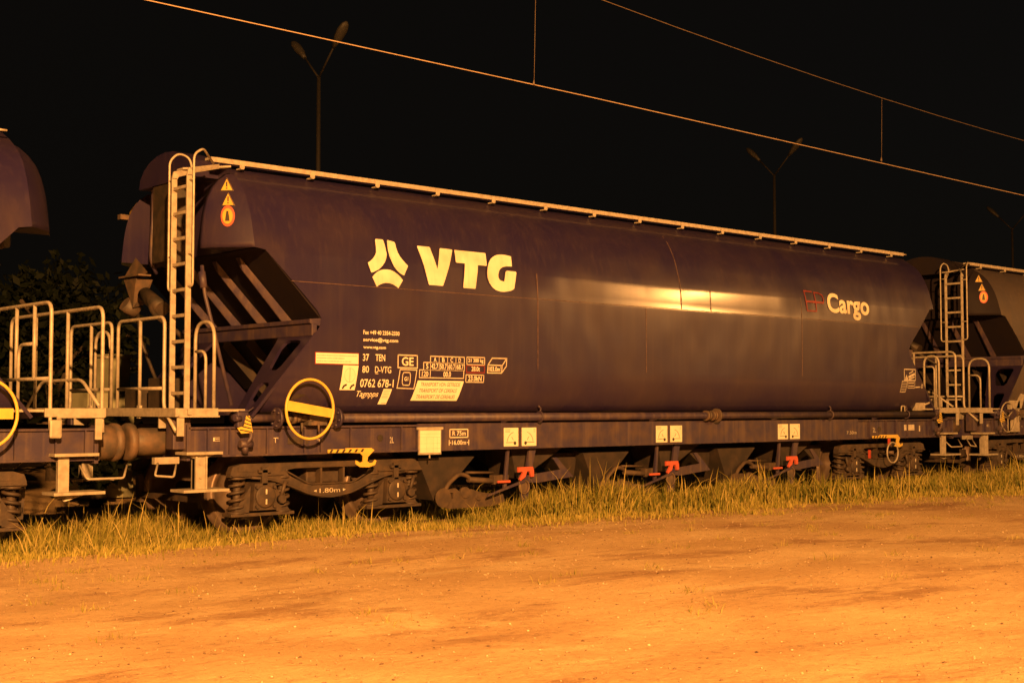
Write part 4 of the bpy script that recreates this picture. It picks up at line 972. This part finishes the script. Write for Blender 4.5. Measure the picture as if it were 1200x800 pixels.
def tri_mesh(name, V, Fc, tone, m_, parent=None):
    me = bpy.data.meshes.new(name); nv, nf = len(V), len(Fc)
    me.vertices.add(nv); me.vertices.foreach_set('co', V.astype(np.float32).ravel())
    k = Fc.shape[1]; me.loops.add(nf*k); me.loops.foreach_set('vertex_index', Fc.astype(np.int32).ravel())
    me.polygons.add(nf); me.polygons.foreach_set('loop_start', (np.arange(nf)*k).astype(np.int32)); me.polygons.foreach_set('loop_total', np.full(nf, k, np.int32))
    me.update(calc_edges=True); a = me.attributes.new('tone', 'FLOAT', 'POINT'); a.data.foreach_set('value', tone.astype(np.float32)); me.materials.append(m_); me.validate()
    o = bpy.data.objects.new(name, me); COL.objects.link(o)
    if parent: o.parent = parent
    return o
GRASS = attr_material('grass_blades', [(.075, .10, .018), (.19, .19, .032), (.34, .29, .065), (.50, .40, .14)])
rng = np.random.default_rng(3)
def blades(x, y, h, wdt, tone, lean=.45):
    n = len(x); z = gz(x, y)-.02; a = rng.uniform(0, 2*np.pi, n); l_ = rng.normal(0, lean, n)*h; dx, dy = np.cos(a)*l_, np.sin(a)*l_
    f = rng.uniform(0, np.pi, n); wx, wy = np.cos(f)*wdt, np.sin(f)*wdt
    P = np.stack([x, y, z], 1); V = np.zeros((n, 7, 3))
    for i, (t, ww) in enumerate(((0, 1), (.4, .85), (.75, .5))):
        c = P+np.stack([dx*t*t, dy*t*t, h*(t-.12*t*t*np.abs(l_)/h)], 1); o = np.stack([wx*ww, wy*ww, 0*wx], 1); V[:, 2*i] = c-o; V[:, 2*i+1] = c+o
    V[:, 6] = P+np.stack([dx, dy, h*(1-.25*np.abs(l_)/h)], 1)
    b0 = np.arange(n)[:, None]*7; T = np.array([[0, 1, 3], [0, 3, 2], [2, 3, 5], [2, 5, 4], [4, 5, 6]])
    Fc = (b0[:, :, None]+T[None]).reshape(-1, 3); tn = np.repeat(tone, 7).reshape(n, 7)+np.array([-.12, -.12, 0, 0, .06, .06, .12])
    return V.reshape(-1, 3), Fc, np.clip(tn.ravel(), 0, 1)
def clump(x, y): return .5+.5*np.sin(x*1.7+np.sin(y*2.3+x*.6)*1.4)*np.cos(y*2.9-x*.8+1.1)
N = 330000
# density falls with distance from the lens
x = np.where(rng.random(N) < .55, rng.uniform(-7, 9, N), rng.uniform(9, 46, N)); ye = edge_y(x)+.12*np.sin(x*2.2)+.10*np.sin(x*5.3+1)+.07*np.sin(x*11.7)
y = ye+np.abs(rng.normal(0, 1, N))*0+rng.random(N)**1.15*(.9-ye)
keep = (rng.random(N) < .25+.75*clump(x, y)) & ((rng.random(N) < np.clip((y-ye)/.6+.08, 0, 1)))
x, y, ye = x[keep], y[keep], ye[keep]
ramp_ = np.clip((y-ye)/.5, .22, 1)
h = (.20+.30*rng.random(len(x))**1.2)*(.50+.75*clump(x*.6+3, y))*(.85+.3*np.sin(x*.9+2)*np.sin(x*.37))*ramp_*(1+.25*np.clip((3-x)/6, 0, 1))+.02
tall = rng.random(len(x)) < .03; h[tall] *= 1.55
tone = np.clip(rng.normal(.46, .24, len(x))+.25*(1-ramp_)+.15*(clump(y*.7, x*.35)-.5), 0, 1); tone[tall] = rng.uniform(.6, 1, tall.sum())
n2 = 42000; x2 = np.where(rng.random(n2) < .6, rng.uniform(-7, 9, n2), rng.uniform(9, 40, n2)); y2 = edge_y(x2)+.12*np.sin(x2*2.2)+.10*np.sin(x2*5.3+1)+.35-np.abs(rng.normal(0, .42, n2))
k2 = rng.random(n2) < .15+.85*clump(x2*1.3, y2*1.5)**2; x2, y2 = x2[k2], y2[k2]
x = np.concatenate([x, x2]); y = np.concatenate([y, y2]); h = np.concatenate([h, rng.uniform(.03, .13, len(x2))]); tone = np.concatenate([tone, rng.uniform(.35, .9, len(x2))])
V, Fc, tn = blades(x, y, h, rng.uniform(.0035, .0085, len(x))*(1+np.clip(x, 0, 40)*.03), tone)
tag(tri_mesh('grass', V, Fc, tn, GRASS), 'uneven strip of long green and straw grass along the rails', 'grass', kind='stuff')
# thin tufts on the dirt
nt_ = 190; tx, ty = rng.uniform(-5, 14, nt_), rng.uniform(-9.5, -2.4, nt_)
ty = np.where(rng.random(nt_) < .7, edge_y(tx)-rng.random(nt_)**1.5*3.0, ty); k = 26
x = np.repeat(tx, k)+rng.normal(0, .07, nt_*k); y = np.repeat(ty, k)+rng.normal(0, .05, nt_*k)
V, Fc, tn = blades(x, y, rng.uniform(.02, .10, len(x)), rng.uniform(.002, .004, len(x)), rng.uniform(.2, .9, len(x)), .9)
tag(tri_mesh('sparse_grass', V, Fc, tn, GRASS), 'short thin tufts scattered on the sandy dirt', 'grass', kind='stuff')
# gravel
def pebbles(name, n, sx, sy, smin, smax, m_, label):
    ico = np.array([(0, 0, 1), (.9, 0, .2), (.28, .85, .25), (-.72, .52, .2), (-.72, -.52, .2), (.28, -.85, .25), (0, 0, -.6)]); T = np.array([[0, 1, 2], [0, 2, 3], [0, 3, 4], [0, 4, 5], [0, 5, 1], [6, 2, 1], [6, 3, 2], [6, 4, 3], [6, 5, 4], [6, 1, 5]])
    x = rng.uniform(*sx, n); y = rng.uniform(*sy, n); s = smin+(smax-smin)*rng.random(n)**4; a = rng.uniform(0, 6.28, n)
    Vv = ico[None]*s[:, None, None]*rng.uniform(.6, 1.3, (n, 7, 1))*np.array([1, .8, .55]); ca, sa = np.cos(a)[:, None], np.sin(a)[:, None]
    X = Vv[..., 0]*ca-Vv[..., 1]*sa+x[:, None]; Yy = Vv[..., 0]*sa+Vv[..., 1]*ca+y[:, None]; Zz = Vv[..., 2]+gz(x, y)[:, None]+.002
    return tag(tri_mesh(name, np.stack([X, Yy, Zz], -1).reshape(-1, 3), (np.arange(n)[:, None, None]*7+T[None]).reshape(-1, 3), np.repeat(rng.random(n), 7), m_), label, 'gravel', kind='stuff')
STONE = attr_material('gravel_stones', [(.10, .065, .04), (.24, .16, .10), (.34, .25, .16), (.50, .41, .28)], .9, 0)
pebbles('gravel', 34000, (-7, 22), (-11.5, -1.9), .003, .017, STONE, 'loose small stones strewn over the sandy dirt')

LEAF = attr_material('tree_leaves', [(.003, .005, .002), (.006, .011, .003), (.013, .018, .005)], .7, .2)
BARK = mat('tree_bark', (.09, .065, .045), .9, var=.5, vscale=12)
def tree(loc, H, rad, seed, label, n=5200):
    r = np.random.default_rng(seed); T_ = tag(empty('tree', loc), label, 'tree', 'dim trees beyond the tracks')
    b = MB(); b.tube([(0, 0, -.4), (.1, .05, H*.25), (-.05, .1, H*.55), (.1, 0, H*.8)], .13, .3, 8)
    for i in range(7):
        a = r.uniform(0, 6.28); z0 = H*r.uniform(.22, .6); b.tube([(0, 0, z0), (math.cos(a)*rad*.45, math.sin(a)*rad*.45, z0+H*.15), (math.cos(a)*rad*.8, math.sin(a)*rad*.8, z0+H*.22)], .045, .2, 6)
    b.build('trunk', BARK, T_)
    nc = 26; cc = r.normal(0, 1, (nc, 3)); cc /= np.linalg.norm(cc, axis=1)[:, None]; cc *= r.random((nc, 1))**.4*np.array([rad*.75, rad*.75, H*.36]); cc[:, 2] += H*.58; cr_ = r.uniform(.22, .42, nc)*rad
    ci = r.integers(0, nc, n); d = r.normal(0, 1, (n, 3)); d /= np.linalg.norm(d, axis=1)[:, None]; P = cc[ci]+d*(r.random((n, 1))**.45)*cr_[ci][:, None]*r.uniform(.8, 1.15, (n, 1))
    u = r.normal(0, 1, (n, 3)); u /= np.linalg.norm(u, axis=1)[:, None]; v = np.cross(u, r.normal(0, 1, (n, 3))); v /= np.linalg.norm(v, axis=1)[:, None]; s = r.uniform(.07, .15, (n, 1))
    Vv = np.stack([P-u*s, P+v*s*.5, P+u*s, P-v*s*.5], 1).reshape(-1, 3)
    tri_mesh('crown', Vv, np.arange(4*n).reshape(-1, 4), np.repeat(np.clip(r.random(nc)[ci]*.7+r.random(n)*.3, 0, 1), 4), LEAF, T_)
    return T_
TR = [((2.2, 12, 0), 3.6, 1.9, 'low dark bushy tree just right of the left wagon, nearest the tracks'), ((5.6, 14, 0), 4.4, 2.2, 'dark leafy tree behind the gap between the left and middle wagons'), ((.0, 17, 0), 5.0, 2.6, 'broad dark tree behind the left wagon railings'),
      ((8.5, 21, 0), 5.4, 2.8, 'taller dark tree behind the ladder of the middle wagon'), ((3.5, 26, 0), 6.4, 3.2, 'tallest dark tree far back at the left')]
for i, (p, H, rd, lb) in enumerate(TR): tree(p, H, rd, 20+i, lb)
for i, (p, H, rd, lb) in enumerate([((3.1, 6.2, 0), 1.35, .9, 'low dark bush left of the utility cabinet plinth')]):
    t_ = tree(p, H, rd, 50+i, lb, 2600)
    t_.name = 'bush'; t_['category'] = 'bush'; del t_['group']
